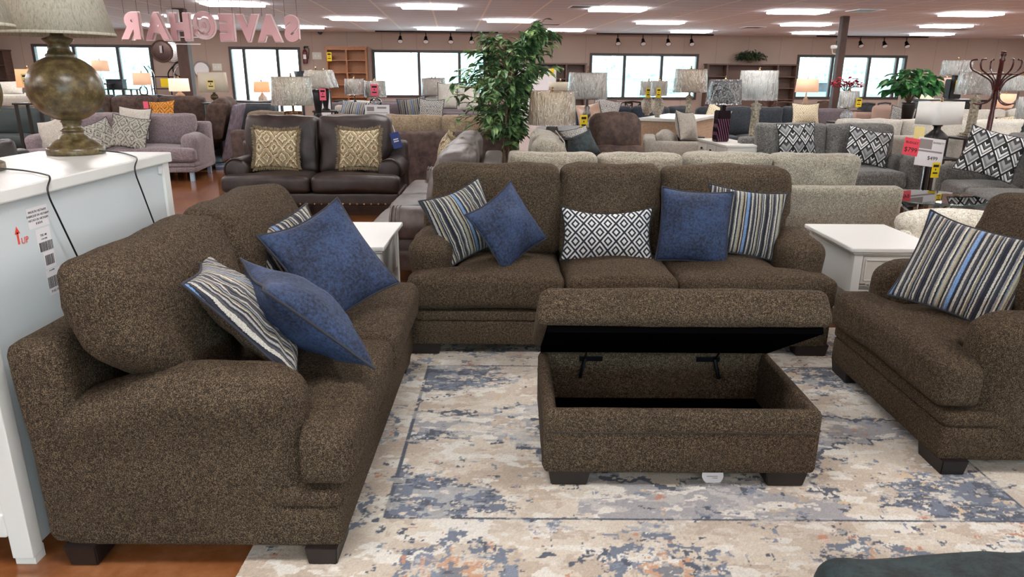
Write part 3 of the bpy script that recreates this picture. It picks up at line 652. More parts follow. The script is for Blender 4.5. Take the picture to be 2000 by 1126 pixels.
        if pipe and not wide:
            y0 = D-bt-ct/2-lean*hb*.55-.02; pts = [(a+.02, y0-ct*.42, H+.05), (a+.02, y0-ct*.42+lean*hb, H+hb-.06), (a+.06, y0-ct*.42+lean*hb, H+hb-.022), (b-.06, y0-ct*.42+lean*hb, H+hb-.022), (b-.02, y0-ct*.42+lean*hb, H+hb-.06), (b-.02, y0-ct*.42, H+.05)]
            obj('welt', tube(pts, .006, 5), pipe, o, smooth=True)
    # feet
    for x in (-W/2+.1, W/2-.1):
        for y in (.1, D-.12):
            z1 = bz+.01
            if feet == 'block': fm_ = taper(x-.1, x+.1, y-.05, y+.06, .001, z1, .86)
            elif feet == 'bun': fm_ = shift(lathe([(0, 0), (.025, 0), (.05, z1*.4), (.05, z1*.7), (.03, z1), (0, z1)], 16), (x, y, .001))
            else: fm_ = B((x-.03, x+.03, y-.03, y+.03, .001, z1), bev=.004)
            obj('foot', fm_, M['espresso'], t)
    return t
def pillow(label, c, w, h, t, mat, yaw=0, tilt=20, roll=0, seed=0, pipe='piping', name='throw_pillow', cat='pillow', group=None, n=20, ear=.09, fringe=None, zmin=None, sag=.01, wr=.012, back=None):
    me, seam = pillow_bm(w, h, t, n, ear, wr, seed, sag)
    e = (Matrix.Rotation(R(yaw), 3, 'Z') @ Matrix.Rotation(R(-tilt), 3, 'X') @ Matrix.Rotation(R(roll), 3, 'Y'))
    o = obj(name, me, mat, None, c, e.to_euler(), smooth=True); tag(o, label, cat, group)
    if back:
        o.data.materials.append(back)
        for p in o.data.polygons:
            if p.normal.y > .05: p.material_index = 1
    if pipe: obj('piping', tube(seam, .0055, 6, closed=True), M[pipe] if isinstance(pipe, str) else pipe, o, smooth=True)
    if fringe:
        bm = bmesh.new(); L = len(seam); rr = random.Random(seed)
        for i in range(L):
            for k in range(5):
                p = seam[i].lerp(seam[(i+1) % L], k/5); d = Vector((p.x, 0, p.z)).normalized(); nrm = Vector((math.copysign(1, p.x) if abs(p.x)/w > abs(p.z)/h else 0, 0, math.copysign(1, p.z) if abs(p.z)/h >= abs(p.x)/w else 0))
                d = (nrm+d*.3).normalized(); tdir = (seam[(i+1) % L]-seam[i]).normalized()*.006; q = p+d*(.03+.012*rr.random())+Vector((0, rr.uniform(-.02, .02), 0))+tdir*rr.uniform(-1, 1)
                v = [bm.verts.new(x) for x in (p-tdir*.8, p+tdir*.8, q+tdir*.5, q-tdir*.5)]; bm.faces.new(v)
                y = Vector((0, .008, 0)); v = [bm.verts.new(x) for x in (p-y, p+y, q+y, q-y)]; bm.faces.new(v)
        fo = obj('fringe', bm, M['fringe'], o)
    return o

# ---------------------------------------------------------------- the brown set
BR = dict(H=.5, T=.2, aw=.27, ah=.68, bh=.8, ch=1.045, tc=True, hi=True, bz=.075, ct=.30, wide=.18, lean=.24, off=.03, soft=.02, seam=True, bt=.17)
ms = sofa('three-seat brown chenille sofa behind the open ottoman', (.63, 3.86, 0), 0, 2.5, 1.02, 3, M['brown'], seed=2, **BR)
ls = sofa('brown chenille loveseat on the left, its back against the white chest', (-.53, 2.91, 0), R(90), 1.8, 1.03, 2, M['brown'], seed=5, name='loveseat', cat='loveseat', **{**BR, 'wide': .25})
chr_ = sofa('brown chenille chair on the right with one striped pillow', (1.75, 3.16, 0), R(-91), 1.12, 1.02, 1, M['brown2'], seed=9, name='armchair', cat='armchair', **BR)

# ---- open storage ottoman
ox0, ox1, oy0, oy1 = .125, 1.22, 2.49, 3.14
ot = thing('storage_ottoman', 'brown chenille storage ottoman standing open in the middle of the rug', 'ottoman', ((ox0+ox1)/2, (oy0+oy1)/2, 0))
w2, d2 = (ox1-ox0)/2, (oy1-oy0)/2; zt = .355; zb = .078; tk = .055
body = join(*[rbox(a, b, zt-zb, .028, (12, 8, 6), c=(cx, cy, (zt+zb)/2), nz=.002, ns=8, seed=i) for i, (a, b, cx, cy) in enumerate([(2*w2, tk, 0, -d2+tk/2), (2*w2, tk, 0, d2-tk/2), (tk, 2*d2, -w2+tk/2, 0), (tk, 2*d2, w2-tk/2, 0)])])
bo = obj('body', body, M['brown'], ot, smooth=True)
obj('seam_shade_line', tube([(-w2-.002, -d2+.02, .265), (-w2+.02, -d2-.002, .265), (w2-.02, -d2-.002, .265), (w2+.002, -d2+.02, .265), (w2+.001, d2-.02, .265), (-w2-.001, d2-.02, .265)],   .0025, 5, closed=True), M['espresso'], bo, smooth=True)  # dark tube stands in for the shade in the seam groove
obj('inner_bottom', B((-w2+tk-.01, w2-tk+.01, -d2+tk-.01, d2-tk+.01, .085, .13)), M['black_cloth'], ot)
for x in (-w2+.11, w2-.11):
    for y in (-d2+.07, d2-.07): obj('foot', taper(x-.085, x+.085, y-.055, y+.055, .015, zb+.01, .85), M['espresso'], ot)
LA = R(29); lid = obj('lid', rbox(2*w2+.03, 2*d2+.02, .15, .04, (26, 16, 7), bulge=(0, .01, .02), nz=.003, ns=6, c=(0, -d2-.01, .075+.012), f=lambda x, y, z: (x*(1+.03*sst(.1, -.1, z)), y, z)), M['brown'], ot, (0, d2-.005, zt-.002), (-LA, 0, 0), smooth=True)
obj('lid_lining', B((-w2+.012, w2-.012, -2*d2+.012, -.012, -.013, .02)), M['black_cloth'], lid)
for x in (-.3, .25):
    h = obj('hinge', join(B((x-.055, x+.055, d2-tk-.006, d2-tk-.001, zt-.035, zt-.01), bev=.001), tube([(x-.03 if x < 0 else x+.03, d2-tk-.01, zt-.02), (x-.05 if x < 0 else x+.05, d2-tk-.03, zt-.11)], .009, 6), tube([(x-.03 if x < 0 else x+.03, d2-tk-.01, zt-.02), (x-.03 if x < 0 else x+.03, d2-.12, zt+.035)], .005, 6)), M['blackmetal'], ot)
lt_ = thing('law_tag', 'white cloth tag hanging below the front edge of the ottoman', 'tag', atY(1392, 925, 2.545)); obj('cloth', shift(lathe([(0, 0), (.045, 0), (.045, .002), (0, .002)], 20, 1, .9), (0, 0, -.005), (R(80), R(15), 0)), M['paper'], lt_); obj('print', join(*[B((-.025, .02, -.004, -.0035, -.01-.008*k, -.007-.008*k)) for k in range(3)]), M['cardgrey'], lt_)

# ---- pillows on the brown sofa
pillow('striped pillow leaning on the left arm of the brown sofa', (-.30, 4.29, .735), .44, .44, .15, M['stripe'], 28, 24, -16, 1, back=M['brown'])
pillow('blue velvet pillow leaning on the striped one at the left end of the brown sofa', (-.035, 4.17, .73), .42, .42, .19, M['blue'], 38, 24, -24, 2)
pillow('black and white diamond lattice lumbar pillow in the middle of the brown sofa', (.585, 4.3, .665), .58, .34, .15, M['diamond'], 0, 20, .5, 3, pipe='ink', ear=.1, sag=.03)
pillow('blue velvet pillow right of the diamond lumbar pillow on the brown sofa', (1.11, 4.24, .73), .43, .46, .18, M['blue'], -8, 20, 3, 4, ear=.07)
pillow('striped pillow at the right end of the brown sofa, behind the blue one', (1.45, 4.36, .73), .49, .44, .13, M['stripe'], -6, 18, 6, 5)
# ---- on the loveseat
pillow('striped pillow nearest the camera, leaning on the loveseat back', (-.965, 2.44, .77), .5, .5, .16, M['stripe'], 106, 40, 0, 6, back=M['brown'])
pillow('blue velvet pillow edge on to the camera, right of the nearest striped pillow', (-.775, 2.5, .745), .48, .5, .22, M['blue'], 118, 46, 0, 7, ear=.11)
pillow('blue velvet pillow at the far end of the loveseat, tipped on a corner', (-.83, 3.12, .785), .46, .5, .19, M['blue'], 42, 36, -17, 8)
pillow('striped pillow half hidden at the far end of the loveseat', (-1.03, 3.2, .76), .46, .44, .14, M['stripe'], 52, 26, -12, 9)
# ---- on the chair
pillow('striped pillow on the brown chair at the right edge', (2.12, 3.2, .74), .50, .46, .17, M['stripe'], -38, 26, 12, 10, n=26)

# ---- white chest with lamps
cx = -1.6; CY0, CY1 = 2.02, 3.33; CZ = 1.25
cb = thing('white_chest', 'tall white chest behind the loveseat, its unpainted back showing stickers', 'chest', (cx, (CY0+CY1)/2, 0)); L2 = (CY1-CY0)/2
obj('top', B((-.62, .0, -L2-.02, L2+.02, CZ-.045, CZ), bev=.006), M['white'], cb)
obj('back_panel', B((-.04, -.022, -L2+.05, L2-.05, .05, CZ-.045)), M['white_back'], cb)
obj('corner_post', B((-.08, -.01, -L2, -L2+.055, .03, CZ-.045), bev=.003), M['white'], cb); obj('corner_post', B((-.08, -.01, L2-.055, L2, .03, CZ-.045), bev=.003), M['white'], cb)
obj('side_panel', B((-.6, -.08, -L2+.006, -L2+.03, .13, CZ-.045), (-.6, -.53, -L2+.0, -L2+.02, .13, CZ-.045), bev=.003), M['white'], cb); obj('side_panel', B((-.6, -.08, L2-.03, L2-.006, .13, CZ-.045)), M['white'], cb)
obj('base_rail', B((-.6, -.08, -L2-.005, -L2+.035, .115, .2), bev=.006), M['white'], cb)
obj('front_panel', B((-.6, -.57, -L2+.03, L2-.03, .115, CZ-.05)), M['white'], cb)
obj('leg', B((-.6, -.53, -L2, -L2+.06, 0.001, .13)), M['white'], cb); obj('leg', B((-.6, -.53, L2-.06, L2, 0.001, .13)), M['white'], cb)
for y in (-L2+.01, L2-.06): obj('leg', B((-.08, -.012, y, y+.05, 0.001, .05)), M['white'], cb)
bk = obj('wall_bracket', B((-.022, -.014, L2-.085, L2-.055, CZ-.09, CZ-.055), bev=.002), M['paper'], cb)
def sticker(txts, bars, y, z, h, w_, nm='label_sticker'):
    z += .045; w_ *= .85
    o = obj(nm, B((-.0219, -.0214, y-w_/2, y+w_/2, z-h/2, z+h/2)), M['paper'], cb)
    for (s, dz, sz) in txts:
        obj('print', text_mesh(s, sz, .0002), M['ink'], o, (-.0209, y, z+dz), (R(90), 0, R(90)))
    for (dy, dz, bw, bh) in bars:
        rr = random.Random(int(dz*1e4)); bxs = []; yy = -bw/2
        while yy < bw/2: q = rr.uniform(.001, .0035); bxs.append((-.0213, -.0209, y+dy+yy, y+dy+yy+q, z+dz-bh/2, z+dz+bh/2)); yy += q+rr.uniform(.001, .003)
        obj('barcode', B(*bxs), M['ink'], o)
SY = 2.40-(CY0+CY1)/2
sticker([('MADE IN VIETNAM', .017, .011), ('FABRIQUE EN VIETNAM', .003, .011), ('HECHO EN VIETNAM', -.011, .011), ('B B B B', -.024, .011)], [], SY-.02, 1.085, .07, .13)
sticker([('TSC-40', .012, .011), ('1-24-1046', -.0, .008)], [(.005, -.024, .07, .032)], SY-.01, 1.004, .08, .09)
sticker([('0-15-1046', -.04, .007)], [(0, -.0, .045, .035)], SY-.0, .93, .06, .07); sticker([('P142-730006', -.036, .012)], [(0, 0, .08, .04)], SY+.01, .85, .09, .1)
up = obj('up_arrow', join(B((-.0219, -.0209, SY-.135-.004, SY-.135+.004, 1.06, 1.1)), ), M['redink'], cb)
bm = bmesh.new(); bm.faces.new([bm.verts.new(v) for v in ((-.0209, SY-.135-.013, 1.095), (-.0209, SY-.135+.013, 1.095), (-.0209, SY-.135, 1.12))]); obj('arrow_head', bm, M['redink'], up)
obj('up_lettering', text_mesh('UP', .03, .0003), M['redink'], up, (-.0209, SY-.105, 1.058), (R(90), 0, R(90)))
# big turned lamps
GL = (lambda n: (n.bump(n.noise(n.co(), 60, 2), .1, .003), n.fin(n.ramp(n.noise(n.co(), 26, 5, .7), [(.3, '2c2314'), (.5, '574a2f'), (.7, '7c6d4b')]), .3))[1])(N('aged_bronze_plaster'))
def linen():
    n = N('oatmeal_linen_shade'); a = n.noise(n.co((1, 1, .25)), 160, 3, .7); col = n.ramp(a, [(.3, '98927f'), (.5, 'b9b4a3'), (.7, 'c6c2b3')]); n.bump(a, .3, .003)
    n.fin(col, .9); return n.m
LIN = linen()
def big_lamp(label, loc, k=1.):
    t = thing('table_lamp', label, 'table lamp', loc)
    P = [(0, 0), (.118, 0), (.12, .005), (.12, .028), (.113, .033), (.105, .036), (.1, .046), (.075, .062), (.062, .07), (.06, .078), (.046, .088), (.042, .1), (.05, .103), (.052, .108), (.042, .113), (.036, .125), (.04, .14), (.046, .144), (.04, .15), (.045, .153)]
    ball = [(.155*math.sin(a), .29-.145*math.cos(a)) for a in np.linspace(.32, PI-.38, 18)]
    P += ball + [(.06, .43), (.058, .436), (.05, .44), (.045, .455), (.04, .475), (.05, .485), (.062, .497), (.06, .502), (.03, .512), (.022, .53), (.022, .56), (0, .56)]
    obj('base', lathe([(r*k, z*k) for r, z in P], 48), GL, t, smooth=True)
    z0 = .515*k
    sh = obj('lamp_shade', shift(open_ring(.235*k, .16*k, 0, .33*k, .004, 56), (0, 0, z0)), LIN, t, smooth=True)
    obj('shade_trim', shift(open_ring(.236*k, .2345*k, 0, .012*k, .003, 56), (0, 0, z0)), LIN, sh, smooth=True)
    obj('harp', tube([(0, 0, .55*k), (0, 0, z0+.3*k)], .006), M['brass'], t)
    return t
p1 = atZ(150, 300, CZ); L1 = big_lamp('large bronze ball lamp with linen shade at the far end of the white chest', (p1.x, p1.y, CZ+.001), .98)
p2 = atZ(-62, 335, CZ); L0 = big_lamp('bronze ball lamp cut by the left photo edge, on the near end of the chest', (p2.x, p2.y, CZ+.001), .98)
def cord(parent_p, k, yend, zend):
    pts = [(parent_p.x+.114, parent_p.y-.02, CZ+.017), (parent_p.x+.2, parent_p.y+.0, CZ+.006)]
    ex = cx+.004; pts += [(ex-.06, parent_p.y+k*.5, CZ+.007), (ex+.0, parent_p.y+k*.8, CZ+.003), (ex+.013, parent_p.y+k, CZ-.04), (ex+.013, parent_p.y+k+.04, CZ-.15), (ex+.012, yend, zend)]
    return smooth_path(pts, 8)
for q, L_, k in ((p1, L1, -.27), (p2, L0, -.22)):
    o = obj('power_cord', tube([Vector(v)-L_.location for v in cord(q, k, q.y+k+.2, .72)], .0032, 6), M['black'], L_, smooth=True)

# ---- end tables
def end_table(label, x0, x1, y0, y1, zt, rz=0):
    t = thing('end_table', label, 'end table', ((x0+x1)/2, (y0+y1)/2, 0), rz); a, b = (x1-x0)/2, (y1-y0)/2
    obj('table_top', B((-a, a, -b, b, zt-.028, zt), bev=.009, seg=3), M['white'], t); obj('top_moulding', B((-a+.012, a-.012, -b+.012, b-.012, zt-.04, zt-.026), bev=.004), M['white'], t)
    for x in (-a+.03, a-.085):
        for y in (-b+.03, b-.085): obj('leg', B((x, x+.055, y, y+.055, .016, zt-.036), bev=.004), M['white'], t)
    obj('side_apron', B((-a+.036, -a+.05, -b+.08, b-.08, .3, zt-.036)), M['white'], t); obj('side_apron', B((a-.05, a-.036, -b+.08, b-.08, .3, zt-.036)), M['white'], t); obj('back_apron', B((-a+.08, a-.08, b-.05, b-.036, .3, zt-.036)), M['white'], t)
    obj('rail', B((-a+.08, a-.08, -b+.04, -b+.06, .28, .32), (-a+.08, a-.08, -b+.04, -b+.06, zt-.06, zt-.036)), M['white'], t)
    d = obj('drawer', B((-a+.09, a-.09, -b+.034, -b+.055, zt-.235, zt-.062), bev=.003), M['offwhite'], t)
    obj('drawer_moulding', B((-a+.105, a-.105, -b+.026, -b+.035, zt-.085, zt-.078), (-a+.105, a-.105, -b+.026, -b+.035, zt-.215, zt-.208), (-a+.105, -a+.112, -b+.026, -b+.035, zt-.215, zt-.078), (a-.112, a-.105, -b+.026, -b+.035, zt-.215, zt-.078), bev=.002), M['white'], d)
    obj('knob', shift(lathe([(0, 0), (.008, 0), (.016, .018), (0, .024)], 14), (0, -b+.034, zt-.148), (R(90), 0, 0)), M['blackmetal'], d)
    obj('shelf', B((-a+.04, a-.04, -b+.04, b-.04, .14, .16), bev=.003), M['white'], t)
    return t
end_table('white end table with drawer between the brown sofa and the chair', 2.09, 2.66, 4.22, 4.98, .6)
end_table('white end table in the corner between the loveseat and the brown sofa', -1.37, -.78, 4.18, 4.95, .6)
# ---- dark velvet pouf peeking in at the bottom edge
t = thing('velvet_ottoman', 'black-green velvet ottoman top at the bottom right edge of the photo', 'ottoman', (1.36, 1.30, 0))
obj('cushion', rbox(1.15, .62, .2, .09, (26, 16, 8), bulge=(0, .02, .05), nz=.012, ns=5, c=(0, 0, .315)), M['teal_black'], t, smooth=True); obj('base', rbox(1.08, .56, .16, .03, (8, 6, 4), c=(0, 0, .15)), M['teal_black'], t, smooth=True)
for x in (-.45, .45):
    for y in (-.22, .22): obj('foot', B((x-.03, x+.03, y-.03, y+.03, .016, .08)), M['espresso'], t)
# ================================================================= SHOWROOM BEHIND
SH = {'beige': plain('beige_pleated_shade', 'd0c5b0', .85, vs=60), 'tan': plain('tan_shade', 'c0aa90', .85, vs=60), 'white': plain('white_shade', 'e2e0da', .8, vs=20, var=.03), 'grey': plain('grey_linen_shade', 'c2b9ae', .85, vs=60), 'black': plain('black_shade', '17171a', .7), 'rattan': plain('ribbed_natural_shade', 'cfb999', .85, vs=90, var=.1), 'pinkish': plain('pink_beige_shade', 'c9a89c', .85)}
for k_, c_, s_ in (('lit', (1, .58, .4), .3), ('litw', (1, .72, .55), .6), ('lito', (1, .45, .2), .38)): SH[k_] = emis('glowing_shade_'+k_, c_, s_, 'c9a583')
BS = {'bronze': GL, 'black': M['black'], 'glass': M['clear'], 'weathered': fabric('weathered_white_wood', '6f6455', 'a89d8b', 'cbc2b0', 40, .8, 0, .7), 'silver': plain('antique_silver', '7d7874', .35, .8), 'carved': fabric('carved_grey_ceramic', '5e564d', '9c9184', 'c2b9ab', 55, 1, 0, .6), 'leopard': fabric('mottled_brown_block', '24130c', '6d4427', 'b58a5a', 34, .6, 0, .5), 'white': M['white'], 'wood': M['pale'], 'gourd': fabric('grey_white_ribbed_ceramic', '6a6a70', 'a9a9ad', 'dcdcdc', 60, 1, 0, .5), 'capiz': fabric('shell_mosaic', '9b8a78', 'd0bfa9', 'efe6d8', 70, .5, 0, .4)}
def purple():
    n = N('purple_cut_glass'); sx = n.n('ShaderNodeSeparateXYZ'); n.t.links.new(n.co(), sx.inputs[0])
    s = n.math('SINE', n.math('ADD', n.math('MULTIPLY', sx.outputs[0], 190), n.math('MULTIPLY', sx.outputs[2], 60)))
    hi_ = n.math('MULTIPLY', n.math('GREATER_THAN', s, .3), n.math('LESS_THAN', sx.outputs[2], .3)); return n.fin(n.mix(hi_, hexc('1c0d15'), hexc('6a4457')), .12)
BS['purple'] = purple()
def base_mesh(kind, r, h):
    c = {'ball': [(0, 0), (.8, 0), (.8, .06), (.45, .12), (.3, .2), (.7, .3), (1, .45), (.95, .6), (.5, .78), (.25, .85), (.3, .9), (.12, 1), (0, 1)],
         'gourd': [(0, 0), (.5, 0), (.85, .12), (1, .35), (.85, .6), (.4, .78), (.2, .86), (.12, 1), (0, 1)],
         'round': [(0, 0), (.4, 0), (.4, .08), (.75, .16), (1, .42), (.98, .62), (.7, .84), (.35, .9), (.2, .93), (.1, 1), (0, 1)],
         'slim': [(0, 0), (1, 0), (1, .04), (.4, .08), (.25, .12), (.5, .25), (.7, .5), (.75, .7), (.4, .75), (.6, .8), (.3, .84), (.15, 1), (0, 1)],
         'vase': [(0, 0), (.9, 0), (.9, .04), (.5, .08), (.5, .14), (.75, .45), (1, .8), (.9, .84), (1.05, .88), (.5, .93), (.12, .96), (.12, 1), (0, 1)],
         'spindle': [(0, 0), (1, 0), (1, .05), (.3, .12), (.2, .3), (.55, .4), (.6, .5), (.3, .6), (.45, .68), (.2, .76), (.12, 1), (0, 1)],
         'jar': [(0, 0), (.75, 0), (.95, .1), (1, .5), (.85, .72), (.35, .84), (.4, .9), (.15, .93), (.1, 1), (0, 1)]}
    if kind in c: return lathe([(a*r, b*h) for a, b in c[kind]], 24)
    if kind == 'column': return join(B((-r, r, -r, r, 0, h*.05), (-r*.85, r*.85, -r*.85, r*.85, h*.05, h*.09), bev=r*.08), lathe([(r*.72, h*.09), (r*.6, h*.13), (r*.5, h*.75), (r*.7, h*.8), (r*.5, h*.83), (r*.75, h*.88), (r*.2, h*.93), (r*.12, h)], 20))
    if kind == 'block': return join(B((-r, r, -r*.6, r*.6, 0, h*.6), bev=r*.18), tube([(0, 0, h*.55), (0, 0, h)], r*.14))
    if kind == 'tower': return join(taper(-r, r, -r*.7, r*.7, 0, h*.82, 1.0, r*.12), B((-r*.3, r*.3, -r*.3, r*.3, h*.8, h)))
    if kind == 'flare':
        return lathe([(0, 0), (1*r, 0), (1*r, h*.06), (.75*r, h*.2), (.5*r, h*.45), (.38*r, h*.8), (.36*r, h), (0, h)], 28, sq=5, sy=.6)
    if kind == 'bottle': return join(lathe([(0, 0), (r*.8, 0), (r, h*.55), (r, h*.62), (r*.45, h*.78), (r*.3, h*.82), (r*.3, h*.9), (r*.42, h*.92), (r*.4, h*.95), (r*.1, h*.96), (r*.1, h), (0, h)], 24, sq=5, sy=.7))
def lamp(label, px, ytop, ybot, Y, wt, wb, shade, base, bmat, ybase=None, zb=None, br=None, sq=0, wrap=True, tilt=0, tagc=None, table=True, finial=True, sy=1, name='table_lamp', group=None, rz=None):
    m_ = mpp(ybot, Y); p = atY(px, ybot, Y); ztop = atY(px, ytop, Y).z; sh = ztop-p.z
    if ybase is not None: zb = atY(px, ybase, Y).z
    zb = max(zb, .02)
    t = thing(name, label, 'table lamp', (p.x, p.y, zb), R(8) if rz is None else rz, group)
    r0, r1 = wb/2*m_, wt/2*m_; zs = p.z-zb
    if sq: r0 *= .93; r1 *= .93
    s = obj('lamp_shade', shift(open_ring(r0, r1, 0, sh, .005, 40, sy=sy, sq=sq), (0, 0, zs)), SH[shade], t, smooth=True)
    if wrap:
        rr = random.Random(px); bm = shift(open_ring(r0+.008, r1+.008, -.004, sh+.006, .001, 56, sy=sy, sq=sq), (0, 0, zs))
        bmesh.ops.subdivide_edges(bm, edges=[e for e in bm.edges if abs(e.verts[0].co.z-e.verts[1].co.z) > sh*.5], cuts=6)
        for v in bm.verts: v.co += Vector((v.co.x, v.co.y, 0))*(.025*noise.noise(Vector((v.co.x*28, v.co.y*28, v.co.z*5+px))))
        obj('plastic_wrap', bm, M['wrap'], s, smooth=True)
    hb = zs+sh*.3; obj('base', base_mesh(base, br*m_, zs+.01), BS[bmat], t, smooth=base not in ('block', 'tower'))
    obj('harp', join(tube([(0, 0, zs), (0, 0, zs+sh+.0)], .006, 6), *([shift(lathe([(0, 0), (.012, 0), (.018, .015), (.008, .03), (.014, .045), (0, .055)], 12), (0, 0, zs+sh-.002))] if finial else []), tube([(-r1+.004, 0, zs+sh-.005), (r1-.004, 0, zs+sh-.005)], .003, 5), tube([(0, -r1*sy+.004, zs+sh-.005), (0, r1*sy-.004, zs+sh-.005)], .003, 5)), M['brass'], t)
    if tagc:
        mt, dx, dy, tw, th = tagc; hang_tag(t, mt, (dx*m_, -r0*sy-.014, (ybot-dy)*m_+zs), tw*m_, th*m_)
    if table and zb > .25:
        tt = thing('side_table', ' '.join(('small dark table under the '+label).split()[:16]).rstrip(','), 'side table', (p.x, p.y, 0), R(8)); a = max(.22, br*m_*1.15)
        obj('table_top', B((-a, a, -a, a, zb-.03, zb-.001), bev=.006), M['espresso'], tt)
        for x in (-a+.04, a-.04):
            for y in (-a+.04, a-.04): obj('leg', B((x-.02, x+.02, y-.02, y+.02, .001, zb-.03)), M['espresso'], tt)
    return t
def hang_tag(parent, mt, c, w_, h_, ink=True):
    o = obj('price_tag', B((c[0]-w_/2, c[0]+w_/2, c[1]-.002, c[1], c[2]-h_/2, c[2]+h_/2)), mt, parent)
    if ink: obj('tag_print', B((c[0]-w_*.34, c[0]+w_*.34, c[1]-.0035, c[1]-.002, c[2]+h_*.2, c[2]+h_*.36), (c[0]-w_*.06, c[0]+w_*.06, c[1]-.0035, c[1]-.002, c[2]-h_*.02, c[2]+h_*.1), (c[0]-w_*.3, c[0]+w_*.3, c[1]-.0035, c[1]-.002, c[2]-h_*.24, c[2]-h_*.14)), M['ink'], o)
    return o
TW, TH_ = 15, 24
def W(px, py, Y): return atY(px, py, Y)

# ---- leather loveseat + sofa
S = dict(H=.48, T=.18)
lv = sofa('dark brown leather loveseat facing the camera with two fringed pillows', (-2.33, 8.1, 0), R(1), 2.06, 1.0, 2, M['leather'], H=.48, T=.19, aw=.28, ah=.66, arm='roll', bh=.82, ch=1.12, tc=True, nb=2, name='loveseat', cat='loveseat', wide=.12, bz=.14, feet='bun', soft=.02, hi=True, seed=21, ct=.3, seam=False, lean=.2)
ns_ = obj('nailhead_trim', join(*[shift(lathe([(0, 0), (.011, 0), (.008, .006), (0, .008)], 8), (x, .028, .165), (R(90), 0, 0)) for x in np.arange(-.95, .96, .082)]), M['brass'], lv)
pillow('left fringed tapestry pillow on the leather loveseat', W(539, 290, 8.45), .52, .47, .17, M['fringe_fig'], 2, 14, 1, 31, pipe=None, fringe=1, group='fringed tapestry pillows')
pillow('right fringed tapestry pillow on the leather loveseat', W(702, 290, 8.45), .5, .47, .17, M['fringe_fig'], -3, 14, -1, 32, pipe=None, fringe=1, group='fringed tapestry pillows')
p = W(772, 268, 8.62); t = thing('hang_tag', 'blue hang tag on the right back cushion of the leather loveseat', 'tag', p); obj('card', B((-.055, .055, -.004, 0, -.13, .06), bev=.002), M['bluetag'], t, (0, 0, 0), (0, R(-14), 0)); obj('tag_lettering', join(*[B((-.03, .03, -.006, -.0045, z, z+.014)) for z in (-.03, -.055)]), M['paper'], t, (0, 0, 0), (0, R(-14), 0)); obj('string', tube([(0, 0, .05), (-.03, .03, .14)], .003, 5), M['paper'], t)
l2 = sofa('long brown leather sofa turned side on, running away behind the brown sofa', (-1.13, 6.72, 0), R(-90), 2.75, 1.0, 3, M['leather_l'], H=.46, T=.17, aw=.27, ah=.62, arm='roll', bh=.8, ch=1.02, tc=True, wide=.12, bz=.12, feet='bun', soft=.022, hi=True, seed=25, ct=.32, seam=False, lean=.22, pipe=None)
for a_, (px, py, Y, yw) in enumerate([(872, 292, 7.55, -80), (876, 312, 7.0, -65)]):
    pillow(['fringed tapestry pillow at the far end of the side-on leather sofa', 'fringed tapestry pillow nearer the camera on the side-on leather sofa'][a_], W(px, py, Y), .42, .44, .17, M['fringe_fig'], yw, 16, 4, 35+a_, pipe=None, fringe=1)
# ---- tan and brown sectional, backs to the camera
sofa('brown suede sectional with tan back cushions seen from behind the leather sofas', (-1.42, 11.0, 0), R(180), 3.0, 1.05, 3, M['tanbody'], H=.5, bh=.86, ah=.6, arm='track', ch=1.05, back_fab=M['tan'], seed=41, pipe=M['tan'], tc=False, ct=.26, soft=.02, hi=True, off=-.03, name='sectional', cat='sofa')
sofa('brown armchair with a tan cushion behind the left end of the leather loveseat', (-3.5, 11.2, 0), R(178), 1.0, 1.0, 1, M['tanbody'], H=.5, bh=.84, ah=.62, arm='track', ch=1.08, back_fab=M['tan'], seed=44, pipe=M['tan'], tc=False, ct=.26, soft=.02, name='armchair', cat='armchair', aw=.16)
# ---- grey tweed sectional, back to the camera, with a wing running away
sofa('light grey tweed sofa, its back turned to the brown sofa', (1.52, 6.5, 0), R(180), 3.1, 1.0, 4, M['cream'], H=.46, bh=.79, ah=.6, arm='track', ch=1.0, back_fab=M['cream'], nb=4, seed=51, pipe=M['cream'], tc=False, ct=.28, soft=.02, hi=True, off=-.03, arms=(1, 0), bt=.14, lean=.1)
sofa('light grey tweed wing of the sectional running away beside the ficus', (1.02, 7.35, 0), R(90), 1.75, 1.05, 2, M['cream'], H=.46, bh=.79, ah=.6, arm='track', ch=1.03, back_fab=M['cream'], seed=55, pipe=M['cream'], tc=False, ct=.34, soft=.025, hi=True, name='sectional_wing', arms=(0, 1))
pillow('black pillow on the grey tweed sectional beside the recliner back', W(1133, 287, 8.9), .56, .34, .2, M['teal_black'], 30, 30, -14, 61, n=14)
pillow('black and white scroll pillow behind the black pillow', W(1122, 276, 9.15), .54, .36, .17, M['bwpat'], 25, 30, -10, 62, n=14)
# ---- dark recliner
t = thing('recliner', 'dark brown recliner with a high padded back behind the grey tweed sofa', 'recliner', W(1222, 300, 9.3).xy.to_3d(), R(6)); mb = M['micro']
obj('back', rbox(.72, .26, .5, .12, (16, 10, 12), bulge=(.0, .05, .03), nz=.012, ns=6, c=(0, .62, .86), f=lambda x, y, z: (x*(1-.06*z), y+.15*z, z)), mb, t, smooth=True); obj('lumbar', rbox(.76, .28, .3, .11, (14, 8, 8), bulge=(0, .05, .02), nz=.012, ns=6, c=(0, .52, .56)), mb, t, smooth=True)
obj('seat', rbox(.62, .62, .2, .07, (10, 10, 4), bulge=(0, .02, .03), nz=.01, c=(0, .25, .42)), mb, t, smooth=True); obj('footrest', rbox(.6, .12, .3, .05, (8, 4, 6), c=(0, -.02, .22)), mb, t, smooth=True); obj('base', B((-.4, .4, .05, .7, .02, .32), bev=.02), mb, t)
for s in (-1, 1): obj('arm', rbox(.2, .8, .56, .08, (6, 10, 8), bulge=(.01, 0, .02), c=(s*.42, .32, .31)), mb, t, smooth=True)
